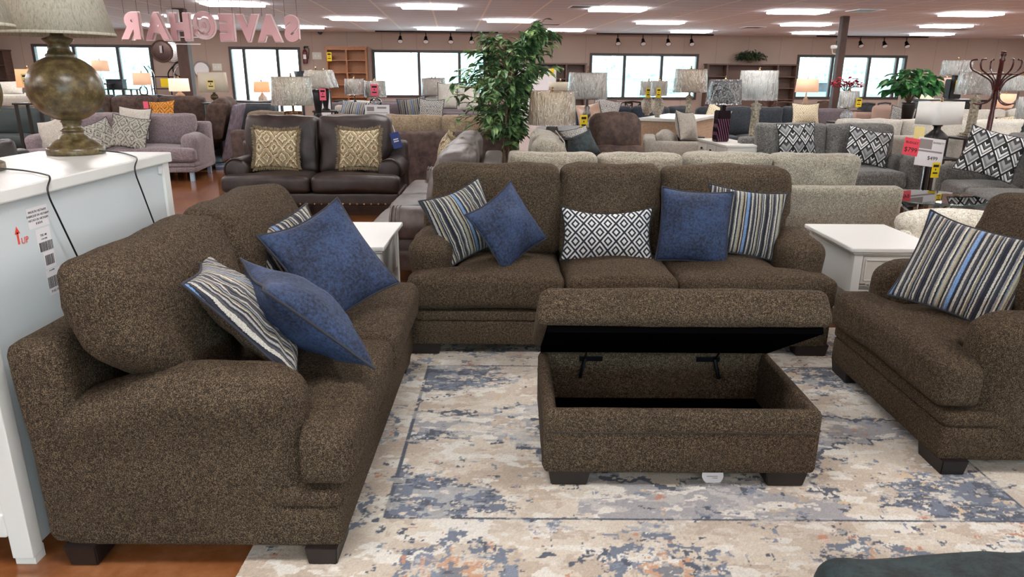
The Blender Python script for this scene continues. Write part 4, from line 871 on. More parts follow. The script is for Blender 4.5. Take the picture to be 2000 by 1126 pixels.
# ---- tables with lamps 14 and 15
def round_table(label, p, r, z, mt, leg, sx=1, chrome=False, name='round_table'):
    t = thing(name, label, 'table', (p.x, p.y, 0), 0)
    obj('table_top', shift(lathe([(0, -.008), (r-.008, -.008), (r, 0), (r-.006, .006), (0, .006)], 48, sx, 1), (0, 0, z-.007)), mt, t, smooth=False)
    return t
tq = thing('ottoman', 'dark upholstered ottoman holding the black and the scroll pillows', 'ottoman', (.82, 9.02, 0)); obj('seat', rbox(.52, .6, .2, .05, (6, 6, 4), c=(0, 0, .42)), M['charcoal'], tq, smooth=True); obj('base', B((-.24, .24, -.27, .27, .002, .33)), M['espresso'], tq)
p = W(1130, 250, 10.9); zt_ = p.z
t = round_table('oval dark glass-topped table under the tall pale lamp behind the ficus', p, .62, zt_, M['slate'], None, 1.05); obj('apron', lathe([(.5, zt_-.07), (.58, zt_-.06), (.58, zt_-.015), (.5, zt_-.015)], 40), M['espresso'], t)
for a_ in range(4): an = PI/4+a_*PI/2; obj('leg', tube([(.5*math.cos(an), .5*math.sin(an), .002), (.42*math.cos(an), .42*math.sin(an), zt_-.05)], .025, 8), M['espresso'], t)
lamp('ribbed natural linen lamp on a flared metal base right of the ficus', 1078, 178, 243, 8.9, 84, 92, 'rattan', 'flare', 'silver', ybase=266, br=26, sq=0, table=True)
lamp('pale plastic-wrapped drum lamp on the oval table above the recliner', 1147, 142, 193, 10.9, 72, 76, 'grey', 'spindle', 'silver', ybase=249, br=14, table=False, tagc=(M['yellow'], -15, 235, 14, 28))
lamp('short beige lamp behind the ribbed linen lamp by the ficus', 1094, 160, 180, 12.5, 44, 46, 'beige', 'ball', 'silver', ybase=222, br=10, wrap=False)
pillow('pale pillow with dark spots on the slate sofa right of the oval table', W(1183, 216, 14.5), .56, .5, .16, M['greypat'], -8, 20, 12, 63, n=14)
pillow('tan satin pillow left of the spotted pillow', W(1150, 222, 14.3), .54, .44, .2, plain('tan_satin', 'a08370', .35), 10, 30, -8, 64, n=14)
sofa('dark slate sofa far back beyond the spotted pillow', W(1207, 300, 14.).xy.to_3d()+Vector((0, .15, 0)), R(-2), 2.5, 1.0, 3, M['navy'], H=.5, bh=.85, ch=1.02, arm='track', seed=66)
# ---- pale cabinet with twin lamps
p = W(1268, 300, 12.6); cz = .93; t = thing('white_topped_cabinet', 'pale wood cabinet with glossy white top carrying the twin round lamps', 'cabinet', (2.95, 12.9, 0), R(-28))
obj('cabinet_body', B((-.42, .42, -.85, .85, .08, cz-.05), bev=.005), M['pale'], t); obj('side_panel', B((-.36, .36, -.858, -.85, .16, cz-.12), bev=.003), M['pale'], t); obj('top', B((-.46, .46, -.89, .89, cz-.05, cz), bev=.008), M['white'], t); obj('plinth', B((-.4, .4, -.83, .83, .001, .08)), M['espresso'], t)
for y in (-.42, 0, .42): obj('drawer', B((-.432, -.42, y-.19, y+.19, cz-.28, cz-.08), bev=.003), M['white'], t)
for a_, (px, Y) in enumerate([(1286, 12.6), (1266, 13.1)]):
    lamp(['nearer of the twin round carved lamps on the white-topped cabinet', 'farther of the twin round carved lamps on the white-topped cabinet'][a_], px, 158+a_, 187-a_, Y, 31, 32, 'grey', 'round', 'carved', zb=cz+.001, br=12, table=False, tagc=(M['yellow'], -6, 181, 9, 18))
# ---- greige chair with a big pillow, side on
sofa('greige linen armchair side on, right of the pale cabinet', (2.98, 11.05, 0), R(80), .95, .95, 1, M['greige'], H=.48, bh=.72, ah=.68, arm='track', ch=.8, seed=70, aw=.16, name='armchair', cat='armchair', tc=False)
pillow('large greige linen pillow on the side-on armchair', W(1340, 246, 10.95), .56, .46, .24, M['greige'], 50, 18, 6, 71)
# ---- white console with drawers and purple lamp
t = thing('console_table', 'white console table with small drawers under the purple glass lamp', 'console table', (2.9, 9.75, 0), R(-84)); cz = .765; a, b = .52, .2
obj('table_top', B((-a-.02, a+.02, -b-.02, b+.02, cz-.03, cz), bev=.006), M['offwhite'], t); obj('frame', B((-a, a, -b+.0, b, cz-.2, cz-.03), bev=.003), M['offwhite'], t)
for x in (-.33, 0, .33):
    d_ = obj('drawer', B((x-.155, x+.155, -b-.012, -b, cz-.185, cz-.045), bev=.003), M['offwhite'], t); obj('knob', shift(lathe([(0, 0), (.008, 0), (.016, .02), (0, .026)], 12), (x, -b-.012, cz-.115), (R(90), 0, 0)), M['blackmetal'], d_)
for x in (-a+.03, a-.03):
    for y in (-b+.03, b-.03): obj('leg', lathe([(0, .001), (.015, .001), (.025, .1), (.02, .15), (.028, cz-.25), (.02, cz-.23), (.032, cz-.2), (0, cz-.2)], 14, at=(x, y, 0)), M['offwhite'], t)
obj('shelf', B((-a+.02, a-.02, -b+.02, b-.02, .14, .165)), M['offwhite'], t)
lamp('purple cut-glass lamp with a black plastic-wrapped shade on the white console', 1413, 156, 203, 9.75, 58, 66, 'black', 'tower', 'purple', zb=.766, br=13.5, table=False, rz=R(14))
# ---- grey chenille loveseat and sofa
gz_ = dict(H=.5, T=.2, aw=.24, ah=.68, arm='pad', bh=.85, ch=1.03, tc=False, pipe=M['ink'], hi=True, soft=.012, seam=False, feet='leg')
p = W(1628, 300, 8.55); gl_ = sofa('grey chenille loveseat facing the camera with two chevron pillows', (4.03, 8.62, 0), R(1), 2.05, 1.02, 2, M['grey'], seed=80, name='loveseat', cat='loveseat', **{**gz_, 'wide': .1, 'pipe': None})
pillow('left chevron pillow on the grey loveseat', W(1556, 272, 9.12), .5, .42, .15, M['chevron'], 3, 15, -3, 81)
pillow('right chevron pillow on the grey loveseat', W(1694, 286, 8.98), .52, .46, .16, M['chevron'], -12, 22, 10, 82)
gs_ = sofa('grey chenille sofa turned side on at the right edge, a yellow tag on its arm', (4.72, 7.15, 0), R(-101), 2.4, 1.0, 3, M['grey'], seed=85, **{**gz_, 'wide': .1, 'pipe': None})
pillow('chevron pillow on the side-on grey sofa at the right edge', W(1937, 300, 7.55), .56, .5, .17, M['chevron'], -30, 20, 14, 86)
p = W(1822, 331, 8.1); t = thing('yellow_price_tag', 'yellow price tag hanging on the arm of the side-on grey sofa', 'tag', p+Vector((0, -.05, 0)), R(-6)); hang_tag(t, M['yellow'], (0, 0, 0), .085, .17); t.children[0].name = 'card'
# sign on a stand between the two
p = W(1812, 290, 8.46); t = thing('sign_stand', 'chrome stand with a price card and red tag between the two grey sofas', 'sign', (p.x, p.y, 0), R(-3))
z = p.z; obj('pole', tube([(0, .01, .02), (0, .01, z)], .012), M['chrome'], t); obj('foot_plate', lathe([(0, .001), (.16, .001), (.15, .02), (0, .025)], 24), M['blackmetal'], t)
cd_ = obj('card', B((-.16, .16, -.006, 0, -.2, .13), bev=.002), M['paper'], t, (.03, 0, z-.01), (R(-12), R(7), 0)); obj('printed_photo', B((-.14, .01, -.008, -.0065, .0, .11)), M['cardgrey'], cd_); obj('rule', B((-.14, .14, -.008, -.0065, -.035, -.015)), M['cardgrey'], cd_)
obj('card_lettering', text_mesh('BARRETT', .032, .0006), M['ink'], cd_, (.085, -.0075, .07), (R(90), 0, 0)); obj('card_price', text_mesh('$499', .06, .0006), M['ink'], cd_, (.04, -.0075, -.12), (R(90), 0, 0))
rd = obj('red_card', B((-.09, .09, -.006, 0, -.1, .1)), M['red'], t, (-.2, -.01, z+.02), (R(-10), R(9), 0)); obj('red_card_lettering', text_mesh('BUDGET', .038, .0006), M['ink'], rd, (0, -.0075, .035), (R(90), 0, 0)); obj('red_card_price', text_mesh('$799', .075, .0006), M['ink'], rd, (0, -.0075, -.06), (R(90), 0, 0))
obj('yellow_card', B((-.06, .06, 0, .003, -.02, .12)), M['paleyellow'], t, (-.11, .03, z+.13), (R(-8), R(2), 0))
# white lamp on black lantern base
lamp('plain white shade lamp on a black jar base behind the price card', 1832, 198, 242, 9.35, 88, 90, 'white', 'bottle', 'black', zb=.62, br=21, sq=5, wrap=False, sy=.6, rz=R(20))
# ---- glass table right
p = Vector((4.0, 6.72, 0)); zt_ = .52
t = round_table('round clear glass coffee table with crossed chrome legs right of the grey tweed sofa', p, .46, zt_, M['tableglass'], None, 1.0, name='glass_table')
obj('rim', tube([(.46*math.cos(a_), .46*math.sin(a_), zt_-.007) for a_ in np.linspace(0, 2*PI, 49)[:-1]], .006, 6, closed=True), plain('green_glass_edge', '3f5750', .15), t)
for a_ in range(3):
    an = a_*PI/1.5+.4; an2 = an+2.2; obj('leg', tube([(.38*math.cos(an), .38*math.sin(an), .002), (.34*math.cos(an2), .34*math.sin(an2), zt_-.016)], .016, 10), M['chrome'], t)
obj('lower_ring', tube([(.2*math.cos(a_), .2*math.sin(a_), .26) for a_ in np.linspace(0, 2*PI, 33)[:-1]], .009, 6, closed=True), M['chrome'], t)
t = thing('shag_rug', 'pale grey shag rug under the round glass table', 'rug', (4.1, 6.6, 0)); obj('pile', rbox(1.3, 1.7, .03, .012, (40, 50, 2), c=(0, 0, .0165), nz=.004, ns=30), M['greypat'], t, smooth=True)
# cream curved chair behind the brown chair
t = thing('accent_chair', 'cream boucle accent chair peeking over the back of the brown chair', 'chair', (2.98, 4.75, 0), R(-75))
bm = []; pts = [(.38*math.cos(a_), .34*math.sin(a_)+.1) for a_ in np.linspace(-.35, PI+.35, 15)]
obj('curved_back', join(tube(smooth_path([(x, y, .58+.04*math.sin(i/14*PI)) for i, (x, y) in enumerate(pts)], 2), .085, 12), tube(smooth_path([(x*.97, y*.97, .46) for x, y in pts], 2), .08, 10), tube(smooth_path([(x*.95, y*.95, .34) for x, y in pts], 2), .08, 10)), M['boucle'], t, smooth=True)
obj('seat', rbox(.62, .6, .16, .07, (10, 10, 4), bulge=(0, 0, .03), c=(0, .02, .36)), M['boucle'], t, smooth=True)
for x, y in ((-.26, -.2), (.26, -.2), (-.24, .28), (.24, .28)): obj('leg', tube([(x, y, .3), (x*1.1, y*1.1, .002)], .016), M['espresso'], t)
# ---- ivory sectional and things at the right
sofa('long ivory linen sofa seen from behind the white shade lamp, back to the camera', (5.9, 10.95, 0), R(183), 3.3, 1.0, 3, M['ivory'], H=.48, bh=.84, ah=.6, arm='track', ch=1.04, seed=90, pipe=M['ivory'], hi=True, soft=.02, tc=False)
sofa('ivory tufted loveseat behind the coat rack', (7.9, 11.12, 0), R(-6), 2.2, 1.0, 2, M['ivory'], H=.5, bh=.95, ah=.66, arm='roll', ch=1.12, seed=92, soft=.03, name='loveseat', cat='loveseat')
pillow('cream tasselled pillow on the ivory loveseat at the right edge', W(1985, 245, 11.2), .5, .36, .2, M['ivorypat'], -20, 30, -10, 93, n=14)
# coat rack
p = W(1930, 258, 8.9); t = thing('coat_rack', 'dark mahogany coat rack with curled hooks rising behind the grey sofa', 'coat rack', (p.x, p.y, 0)); zt_ = W(1962, 100, 8.9).z
mr = M['redwood']; obj('pole', lathe([(0, .0), (.035, .0), (.035, zt_*.3), (.026, zt_*.35), (.03, zt_*.6), (.024, zt_*.64), (.03, zt_*.68), (.024, zt_-.12), (.036, zt_-.1), (.02, zt_-.07), (.034, zt_-.04), (.03, zt_-.005), (0, zt_)], 20), mr, t, smooth=True)
for a_ in range(6):
    an = a_*PI/3+.3; c, s = math.cos(an), math.sin(an); z = zt_-.36
    obj('upper_hook', tube(smooth_path([(.03*c, .03*s, z-.1), (.08*c, .08*s, z+.02), (.2*c, .2*s, z+.1), (.3*c, .3*s, z+.16), (.32*c, .32*s, z+.25), (.25*c, .25*s, z+.27)]), .0105, 7), mr, t, smooth=True)
for a_ in range(4):
    an = a_*PI/2+.1; c, s = math.cos(an), math.sin(an); z = zt_-.56
    obj('lower_hook', tube(smooth_path([(.03*c, .03*s, z+.12), (.07*c, .07*s, z), (.17*c, .17*s, z-.05), (.27*c, .27*s, z-.04)]), .0105, 7), mr, t, smooth=True)
    obj('foot', tube(smooth_path([(.03*c, .03*s, .35), (.1*c, .1*s, .18), (.25*c, .25*s, .02)]), .015, 7), mr, t, smooth=True)
obj('ring', tube([(.2*math.cos(a_), .2*math.sin(a_), zt_-.26) for a_ in np.linspace(0, 2*PI, 31)[:-1]], .008, 6, closed=True), mr, t, smooth=True)
lamp('silver plastic-wrapped lamp on a weathered column left of the coat rack', 1908, 141, 184, 9.6, 70, 76, 'grey', 'column', 'weathered', zb=.86, br=15)
lamp('tall plastic-wrapped lamp on the far black chest, a yellow tag on its chevron base', 1866, 118, 147, 12.9, 52, 54, 'white', 'tower', 'black', ybase=193, br=13, sq=4, sy=.7, table=False, tagc=(M['yellow'], -5, 165, 13, 18))
t = thing('black_chest', 'black chest under the lamp with the chevron base', 'chest', W(1857, 193, 12.9).xy.to_3d(), R(4)); zc_ = W(1857, 193, 12.9).z-.004
obj('top', B((-.55, .5, -.25, .3, zc_-.04, zc_), bev=.006), M['black'], t); obj('body', B((-.5, .45, -.2, .28, .06, zc_-.04), bev=.004), M['black'], t); obj('drawer', B((-.46, .41, -.21, -.2, zc_-.35, zc_-.08), bev=.003), M['black'], t)
for x in (-.48, .4): obj('foot', B((x, x+.04, -.18, .24, .001, .06)), M['black'], t)
lamp('plastic-wrapped lamp at the right edge beyond the coat rack', 1990, 147, 178, 12.5, 56, 60, 'white', 'spindle', 'silver', zb=.8, br=12)
lamp('glowing lamp right of the coat rack pole', 1960, 183, 210, 14.5, 34, 38, 'lit', 'ball', 'wood', zb=.75, br=12, wrap=False)
lamp('glowing lamp behind the large-leafed plant', 1806, 176, 198, 14.5, 26, 30, 'litw', 'ball', 'wood', zb=.75, br=10, wrap=False)
lamp('silver wrapped shade cut by the right edge of the photo', 2003, 190, 232, 9.8, 34, 36, 'white', 'spindle', 'black', zb=.7, br=9)
lamp('lamp with pinkish shade left of the chevron-base lamp', 1845, 152, 178, 14.2, 26, 30, 'pinkish', 'ball', 'silver', zb=.8, br=9, wrap=False)
# arched headboard
t = thing('headboard', 'grey upholstered headboard with a curved wooden top rail beyond the plant', 'headboard', W(1822, 170, 17).xy.to_3d(), R(5)); zc_ = W(1822, 155, 17).z
pp = [(-.75, 0), (-.75, zc_-.25), (-.6, zc_-.22), (-.35, zc_-.04), (0, zc_), (.35, zc_-.04), (.6, zc_-.22), (.75, zc_-.25), (.75, 0)]
bm = bmesh.new(); f_ = bm.faces.new([bm.verts.new((x, 0, max(z, .002))) for x, z in smooth_path([(x, 0, z) for x, z in pp[1:-1]], 4) and [(v.x, v.z) for v in smooth_path([(x, 0, z) for x, z in pp[1:-1]], 4)]+[(.75, 0), (-.75, 0)]]); r_ = bmesh.ops.extrude_face_region(bm, geom=[f_]); bmesh.ops.translate(bm, vec=(0, .08, 0), verts=[v for v in r_['geom'] if isinstance(v, bmesh.types.BMVert)]); bmesh.ops.recalc_face_normals(bm, faces=bm.faces[:])
obj('panel', bm, plain('grey_linen_panel', 'a39c94', .9), t); obj('top_rail', tube([(v.x, .04, v.z) for v in smooth_path([(x, 0, z) for x, z in pp[1:-1]], 4)], .045, 8), M['carved'] if 'carved' in M else M['pale'], t)
# floral wing chair and brown chair, gourd lamp
sofa('wing chair in rose floral tapestry right of the gourd lamp', W(1733, 300, 12.6).xy.to_3d(), R(-12), .95, .85, 1, M['floral'], H=.48, bh=1.0, ah=.66, arm='roll', ch=1.12, seed=95, name='wing_chair', cat='armchair', ct=.16, tc=False)
sofa('taupe armchair left of the gourd lamp, facing right of the camera', W(1640, 300, 15.1).xy.to_3d(), R(10), 1.7, .95, 1, M['mauve2'], H=.46, bh=.8, ah=.6, arm='roll', ch=.95, seed=96, name='armchair', cat='armchair')
pillow('black and white figured pillow on the floral wing chair', W(1762, 228, 12.5), .4, .36, .14, M['bwpat'], -15, 20, 8, 97, n=12)
lamp('short lamp on a grey ribbed gourd base with yellow tag', 1656, 178, 210, 12.1, 34, 38, 'white', 'gourd', 'gourd', ybase=237, br=12, tagc=(M['yellow'], 8, 200, 12, 16))
# charcoal sofa
sofa('charcoal sofa with cream patterned pillows behind the grey loveseat', W(1500, 300, 13.7).xy.to_3d()+Vector((0, .3, 0)), R(3), 2.9, 1.0, 3, M['charcoal'], H=.48, bh=.82, ah=.66, arm='track', ch=1.02, nb=4, seed=100, soft=.02)
pillow('cream pillow with brown chevron stitching at the right end of the charcoal sofa', W(1573, 222, 14.25), .55, .42, .16, M['ivorypat'], 0, 16, 0, 101, n=14)
pillow('cream patterned pillow behind the purple lamp on the charcoal sofa', W(1400, 228, 14.2), .5, .46, .16, M['ivorypat'], 6, 20, 24, 102, n=14)
sofa('charcoal loveseat with loose pillows left of the charcoal sofa', W(1340, 300, 15.8).xy.to_3d(), R(30), 1.8, 1.0, 2, M['charcoal'], H=.48, bh=.8, ah=.64, arm='track', ch=.96, seed=103, name='loveseat', cat='loveseat')
lamp('tall plastic-wrapped lamp on a weathered column in front of the dark hutch', 1478, 138, 195, 10.2, 68, 74, 'white', 'column', 'weathered', zb=.7, br=15, wrap=True, table=True)
lamp('tan plastic-wrapped lamp on a slim column right of the twin lamps', 1347, 135, 180, 11.5, 58, 64, 'tan', 'column', 'weathered', zb=.7, br=10)
lamp('glowing drum lamp in front of the right end of the dark hutch', 1575, 154, 180, 18, 40, 43, 'lit', 'spindle', 'wood', zb=.72, br=10, wrap=False)
# dark hutches on the back wall and honey bookcase
def bookcase(label, bx0, bx1, z1, cols, mt, rows, name='bookcase', depth=.4, by=None, z0=0.0, arch=False, back=None):
    by = by or Y1-.03; t = thing(name, label, 'bookcase', bld((bx0+bx1)/2, by, 0), BA); a = (bx1-bx0)/2; tk = .05
    obj('carcass', B((-a, -a+tk, -depth, 0, z0+.001, z1), (a-tk, a, -depth, 0, z0+.001, z1), (-a-.03, a+.03, -depth-.03, 0, z1, z1+.05), (-a+tk, a-tk, -depth, 0, z0+.001, z0+.09)), mt, t); obj('back_panel', B((-a+tk, a-tk, -.02, 0, z0+.09, z1)), back or mt, t)
    xs = [-a+(2*a)*sum(cols[:i])/sum(cols) for i in range(len(cols)+1)]
    for x in xs[1:-1]: obj('divider', B((x-tk/2, x+tk/2, -depth+.01, -.02, z0+.09, z1)), mt, t)
    for i, rw in enumerate(rows):
        for k in range(1, rw+1):
            z = z0+(z1-z0)*k/(rw+1); obj('shelf', B((xs[i]+tk/2, xs[i+1]-tk/2, -depth+.02, -.02, z-.015, z+.015)), mt, t)
        if arch: obj('arched_rail', B((xs[i]+tk/2, xs[i+1]-tk/2, -depth, -depth+.02, z1-.07, z1)), mt, t)
    return t
bc_ = bookcase('honey oak double bookcase between the glass door and the three-pane window', -4.35, -2.95, 2.5, [1, 1], M['honey'], [5, 5], arch=True); hang_tag(bc_, M['yellow'], (-.58, -.42, 2.2), .16, .3)
bookcase('wide dark hutch under the trailing plant', 9.35, 12.75, 2.02, [1, 2.6, 1], M['dkwood'], [4, 0, 4], name='hutch')
bookcase('dark wall unit partly hidden behind the ficus', 2.2, 4.85, 2.0, [2.2, .5, 1], M['dkwood'], [0, 3, 3], name='hutch', back=M['dkwood'])
t = thing('white_board_panel', 'white panel leaning in the dark wall unit behind the ficus', 'panel', bld(3.0, Y1-.5, 0), BA); obj('panel_board', B((-.75, .75, -.04, 0, .002, 1.9), bev=.005), M['paper'], t); hang_tag(t, M['yellow'], (.6, -.045, 1.75), .14, .26, False)
bookcase('dark bookcase with shelves at the far left edge', -16.6, -15.0, 2.3, [1, 1], M['dkwood'], [4, 4])
# foliage
def leaf_bm(spots, s, droop=.5, seed=0, fold=.25, asp=.42):
    bm = bmesh.new(); rr = random.Random(seed)
    for p, d in spots:
        p = Vector(p); d = (Vector(d)+Vector((rr.uniform(-.5, .5), rr.uniform(-.5, .5), rr.uniform(-.3, .3)-droop))).normalized(); L = s*rr.uniform(.7, 1.25)
        sd = d.cross(Vector((rr.uniform(-.4, .4), rr.uniform(-.4, .4), 1))).normalized(); up = sd.cross(d).normalized(); wv = sd*L*asp
        a = bm.verts.new(p); m1 = bm.verts.new(p+d*L*.45+up*L*fold*.15); e = bm.verts.new(p+d*L-up*L*.12)
        l_ = bm.verts.new(p+d*L*.38+wv*.5+up*L*fold*.35); r_ = bm.verts.new(p+d*L*.38-wv*.5+up*L*fold*.35); l2_ = bm.verts.new(p+d*L*.7+wv*.36+up*L*fold*.2); r2_ = bm.verts.new(p+d*L*.7-wv*.36+up*L*fold*.2)
        for f in ((a, m1, l_), (a, r_, m1), (l_, m1, e, l2_), (m1, r_, r2_, e)): bm.faces.new(f)
    return bm
def ficus(p, H_, label):
    t = thing('ficus_tree', label, 'tree', (p.x, p.y, 0)); rr = random.Random(11)
    obj('pot', lathe([(0, .001), (.13, .001), (.17, .28), (.18, .28), (.18, .3), (.155, .3), (.15, .27), (0, .27)], 28), M['espresso'], t, smooth=True)
    tr = []; spots = []
    for k in range(3): tr.append(tube(smooth_path([(.03*math.cos(k*2.1), .03*math.sin(k*2.1), .26), (.05*math.cos(k*2.1+1), .05*math.sin(k*2.1+1), .8), (.03*math.cos(k*2.1+2.4), .03*math.sin(k*2.1+2.4), 1.3), (.05*math.cos(k*2), .05*math.sin(k*2), H_*.8)]), .018, 6))
    brs = []
    for i in range(170):
        z0 = rr.uniform(.36, .97)*H_; an = rr.uniform(0, 2*PI); zr = z0/H_
        L = .72*(1-.5*abs(zr-.6)/.45)*rr.uniform(.45, 1.15)
        if zr > .9: L *= .8; an = rr.uniform(-.6, .8)
        c, s = math.cos(an), math.sin(an)
        if c > .2 and z0 < 1.5: L *= .42
        if s < -.3 and c > 0: L *= .7
        o0 = Vector((.03*c+(.12 if zr > .88 else 0), .03*s, min(z0, H_*.86)-.1*rr.random()))
        e = Vector((c*L+(.16 if zr > .88 else 0), s*L, z0+.1*L+rr.uniform(-.1, .1))); mid = (o0+e)/2+Vector((0, 0, .06)); pts = smooth_path([o0, mid, e], 5); brs.append(tube(pts, .004, 4))
        for q in range(rr.randint(9, 15)):
            u = rr.uniform(.25, 1); pt = pts[int(u*(len(pts)-1))]; spots.append((pt+Vector([rr.uniform(-.02, .02) for _ in range(3)]), (c*.6+rr.uniform(-.8, .8), s*.6+rr.uniform(-.8, .8), rr.uniform(-.2, .4))))
    obj('trunk', join(*tr), M['bark'], t, smooth=True); obj('branches', join(*brs), M['bark'], t)
    lo = obj('foliage', leaf_bm(spots, .15, .35, 3), M['leaf'], t); lo['kind'] = 'stuff'
    return t
# a long side branch to the left, like the one in front of the window
ft = ficus(W(992, 290, 9.25), 2.24, 'tall green ficus tree standing in the middle of the showroom')
def bush(label, p, r, h, mt, ls, n_, name='potted_plant', pot=None, seed=1, stems=False, asp=.42, cat='plant', droop=.4, base=0., ys=1.):
    t = thing(name, label, cat, p, 0); rr = random.Random(seed); spots = []; st = []
    for i in range(n_):
        an = rr.uniform(0, 2*PI); u = rr.random()**.5*r; z = h*(.35+.65*rr.random()*(1-(u/r)**2*.6)); e = Vector((u*math.cos(an), u*math.sin(an)*ys, z)); spots.append((e, (math.cos(an), math.sin(an), .3)))
        if i % 4 == 0: st.append(tube([(0, 0, base+.01), e*.6+Vector((0, 0, .05)), e], .004, 4))
    lo = obj('foliage', leaf_bm(spots, ls, droop, seed, .3, asp), mt, t); lo['kind'] = 'stuff'; obj('stems', join(*st), M['bark'] if not stems else M['leafd'], t)
    if pot: obj('pot', lathe([(0, -pot), (r*.22, -pot), (r*.3, -.0), (r*.33, .04), (r*.28, .04), (0, .03)], 20), M['espresso'], t, smooth=True)
    return t
p = W(1775, 205, 11.8); bush('large-leafed green plant on a stand below the rightmost window', p, .33, .62, M['leafb'], .2, 170, pot=.3, seed=7, asp=.62, droop=.7)
t = thing('plant_stand', 'dark stand holding the large-leafed plant', 'plant stand', (p.x, p.y, 0)); obj('top', lathe([(0, p.z-.34), (.2, p.z-.34), (.2, p.z-.302), (0, p.z-.302)], 24), M['espresso'], t); obj('post', tube([(0, 0, .02), (0, 0, p.z-.33)], .03), M['espresso'], t); obj('foot', lathe([(0, .001), (.18, .001), (.16, .03), (0, .04)], 20), M['espresso'], t)
p = bld(10.95, Y1-.62, 2.08); bush('dark trailing plant in a pot on top of the wide dark hutch', (p.x, p.y+.3, p.z), .5, .5, M['leafd'], .15, 260, seed=9, droop=.8, ys=.3)
p = W(1652, 178, 16.5); bush('spray of red flowers behind the brown column', p+Vector((0, 0, -.05)), .3, .36, M['flower'], .1, 150, name='flower_arrangement', seed=10, pot=.35, asp=.7, droop=0, cat='flowers')
t = thing('side_table', 'small table holding the red flowers', 'side table', (p.x, p.y, 0)); zz = p.z-.4; obj('table_top', B((-.3, .3, -.25, .25, zz-.03, zz-.001)), M['dkwood'], t); [obj('leg', B((x-.02, x+.02, y-.02, y+.02, .001, zz-.03)), M['dkwood'], t) for x in (-.26, .26) for y in (-.2, .2)]
# dining chairs by the windows
def xchair(label, p, rz, mt, kind='x'):
    t = thing('dining_chair', label, 'chair', (p.x, p.y, 0), rz)
    for x in (-.2, .2):
        obj('back_leg', tube([(x, .2, .001), (x, .2, .45), (x*1.05, .27, .96)], .019, 6), mt, t); obj('front_leg', tube([(x, -.2, .001), (x, -.2, .44)], .019, 6), mt, t)
    obj('seat', rbox(.46, .46, .05, .02, (6, 6, 3), c=(0, 0, .46)), mt, t); obj('top_rail', tube([(-.21, .27, .95), (0, .29, .97), (.21, .27, .95)], .025, 6), mt, t)
    if kind == 'x': obj('cross_back', join(tube([(-.2, .22, .52), (.2, .265, .92)], .014, 5), tube([(.2, .22, .52), (-.2, .265, .92)], .014, 5)), mt, t)
    else: obj('back_panel', rbox(.4, .03, .42, .012, (6, 2, 6), c=(0, .255, .73)), mt, t)
for px, Y, lb, mt, kd, rz in [(1216, 19, 'black X-back dining chair in front of the railing window', M['black'], 'x', 180), (1243, 19.6, 'black X-back dining chair just left of the twin lamps', M['black'], 'x', 150), (1528, 20, 'brown X-back dining chair in front of the dark hutch', M['dkwood'], 'x', 175), (1506, 21.3, 'brown X-back dining chair left of the other one at the hutch', M['dkwood'], 'x', 150), (1684, 19.5, 'dark dining chair in front of the parked car window', M['slate'], 'p', 180), (1712, 19.8, 'slatted dark dining chair right of the other at the parked car window', M['slate'], 'x', 200), (1600, 21, 'dark dining chair by the left pane of the rightmost window', M['dkwood'], 'p', 190), (905, 20, 'white dining chair in the window behind the ficus', M['white'], 'p', 175), (935, 20.5, 'white slat-back chair close to the ficus leaves', M['white'], 'x', 190), (1190, 20.2, 'dark high stool chair left of the X-back chairs', M['dkwood'], 'p', 170), (672, 19, 'dark dining chair in front of the honey bookcase', M['slate'], 'p', 185)]:
    xchair(lb, W(px, 200, Y), R(rz), mt, kd)
# ---- middle: mauve sofas beyond the leather loveseat
sofa('mauve-grey plush sofa beyond the tan sectional, back to the camera', W(755, 240, 17.1).xy.to_3d()+Vector((0, .9, 0)), R(180), 2.9, 1.0, 3, M['mauve2'], H=.48, bh=.98, ah=.62, arm='track', ch=1.0, seed=110, soft=.02)
sofa('mauve-grey plush loveseat left of the ficus, back to the camera', W(905, 240, 13.5).xy.to_3d()+Vector((0, .9, 0)), R(180), 1.9, 1.0, 2, M['mauve2'], H=.48, bh=.95, ah=.6, arm='track', ch=.98, seed=112, name='loveseat', cat='loveseat')
sofa('taupe armchair with rolled arm right of the black vase lamp', W(682, 240, 14.1).xy.to_3d()+Vector((0, .1, 0)), R(35), 1.1, .95, 1, M['mauve'], H=.48, bh=.8, ah=.7, arm='roll', ch=.9, seed=114, name='armchair', cat='armchair')
pillow('muted striped pillow on the mauve-grey sofa left of the other striped pillow', W(806, 218, 13.2), .52, .52, .15, M['tanstripe'], 4, 15, -8, 115, n=14)
pillow('taupe ikat pillow right of the muted striped pillow', W(842, 218, 13.0), .46, .46, .15, M['greypat'], -4, 15, 3, 116, n=14)
pillow('white and charcoal striped lumbar pillow lying behind the price card', W(700, 215, 12.3), .62, .36, .16, M['tanstripe'], 4, 40, 8, 117, n=14)
t = thing('bench', 'taupe bench carrying the striped and ikat pillows', 'bench', W(822, 240, 13.2).xy.to_3d()+Vector((0, -.05, 0))); obj('seat', rbox(1.3, .6, .16, .05, (8, 6, 4), c=(0, 0, .58)), M['mauve2'], t, smooth=True); [obj('leg', B((x-.03, x+.03, y-.03, y+.03, .001, .52)), M['espresso'], t) for x in (-.55, .55) for y in (-.22, .22)]
for px, py, Y, lb in [(877, 188, 14.15, 'white round pillow left of its twin near the ficus'), (915, 191, 14.05, 'white round pillow closest to the ficus')]: pillow(lb, W(px, py, Y), .46, .54, .22, M['ivory'], 0, 18, 0, px, n=12)
sofa('plum sofa under the three-pane window', W(850, 240, 18.5).xy.to_3d(), R(3), 2.6, .9, 3, M['plum'], H=.45, bh=.85, ch=.95, arm='track', seed=118)
sofa('white slipcovered armchair behind the card sign', W(690, 240, 15.5).xy.to_3d(), R(0), 1.15, .9, 1, M['ivory'], H=.48, bh=.95, ch=1.05, arm='roll', seed=119, name='armchair', cat='armchair')
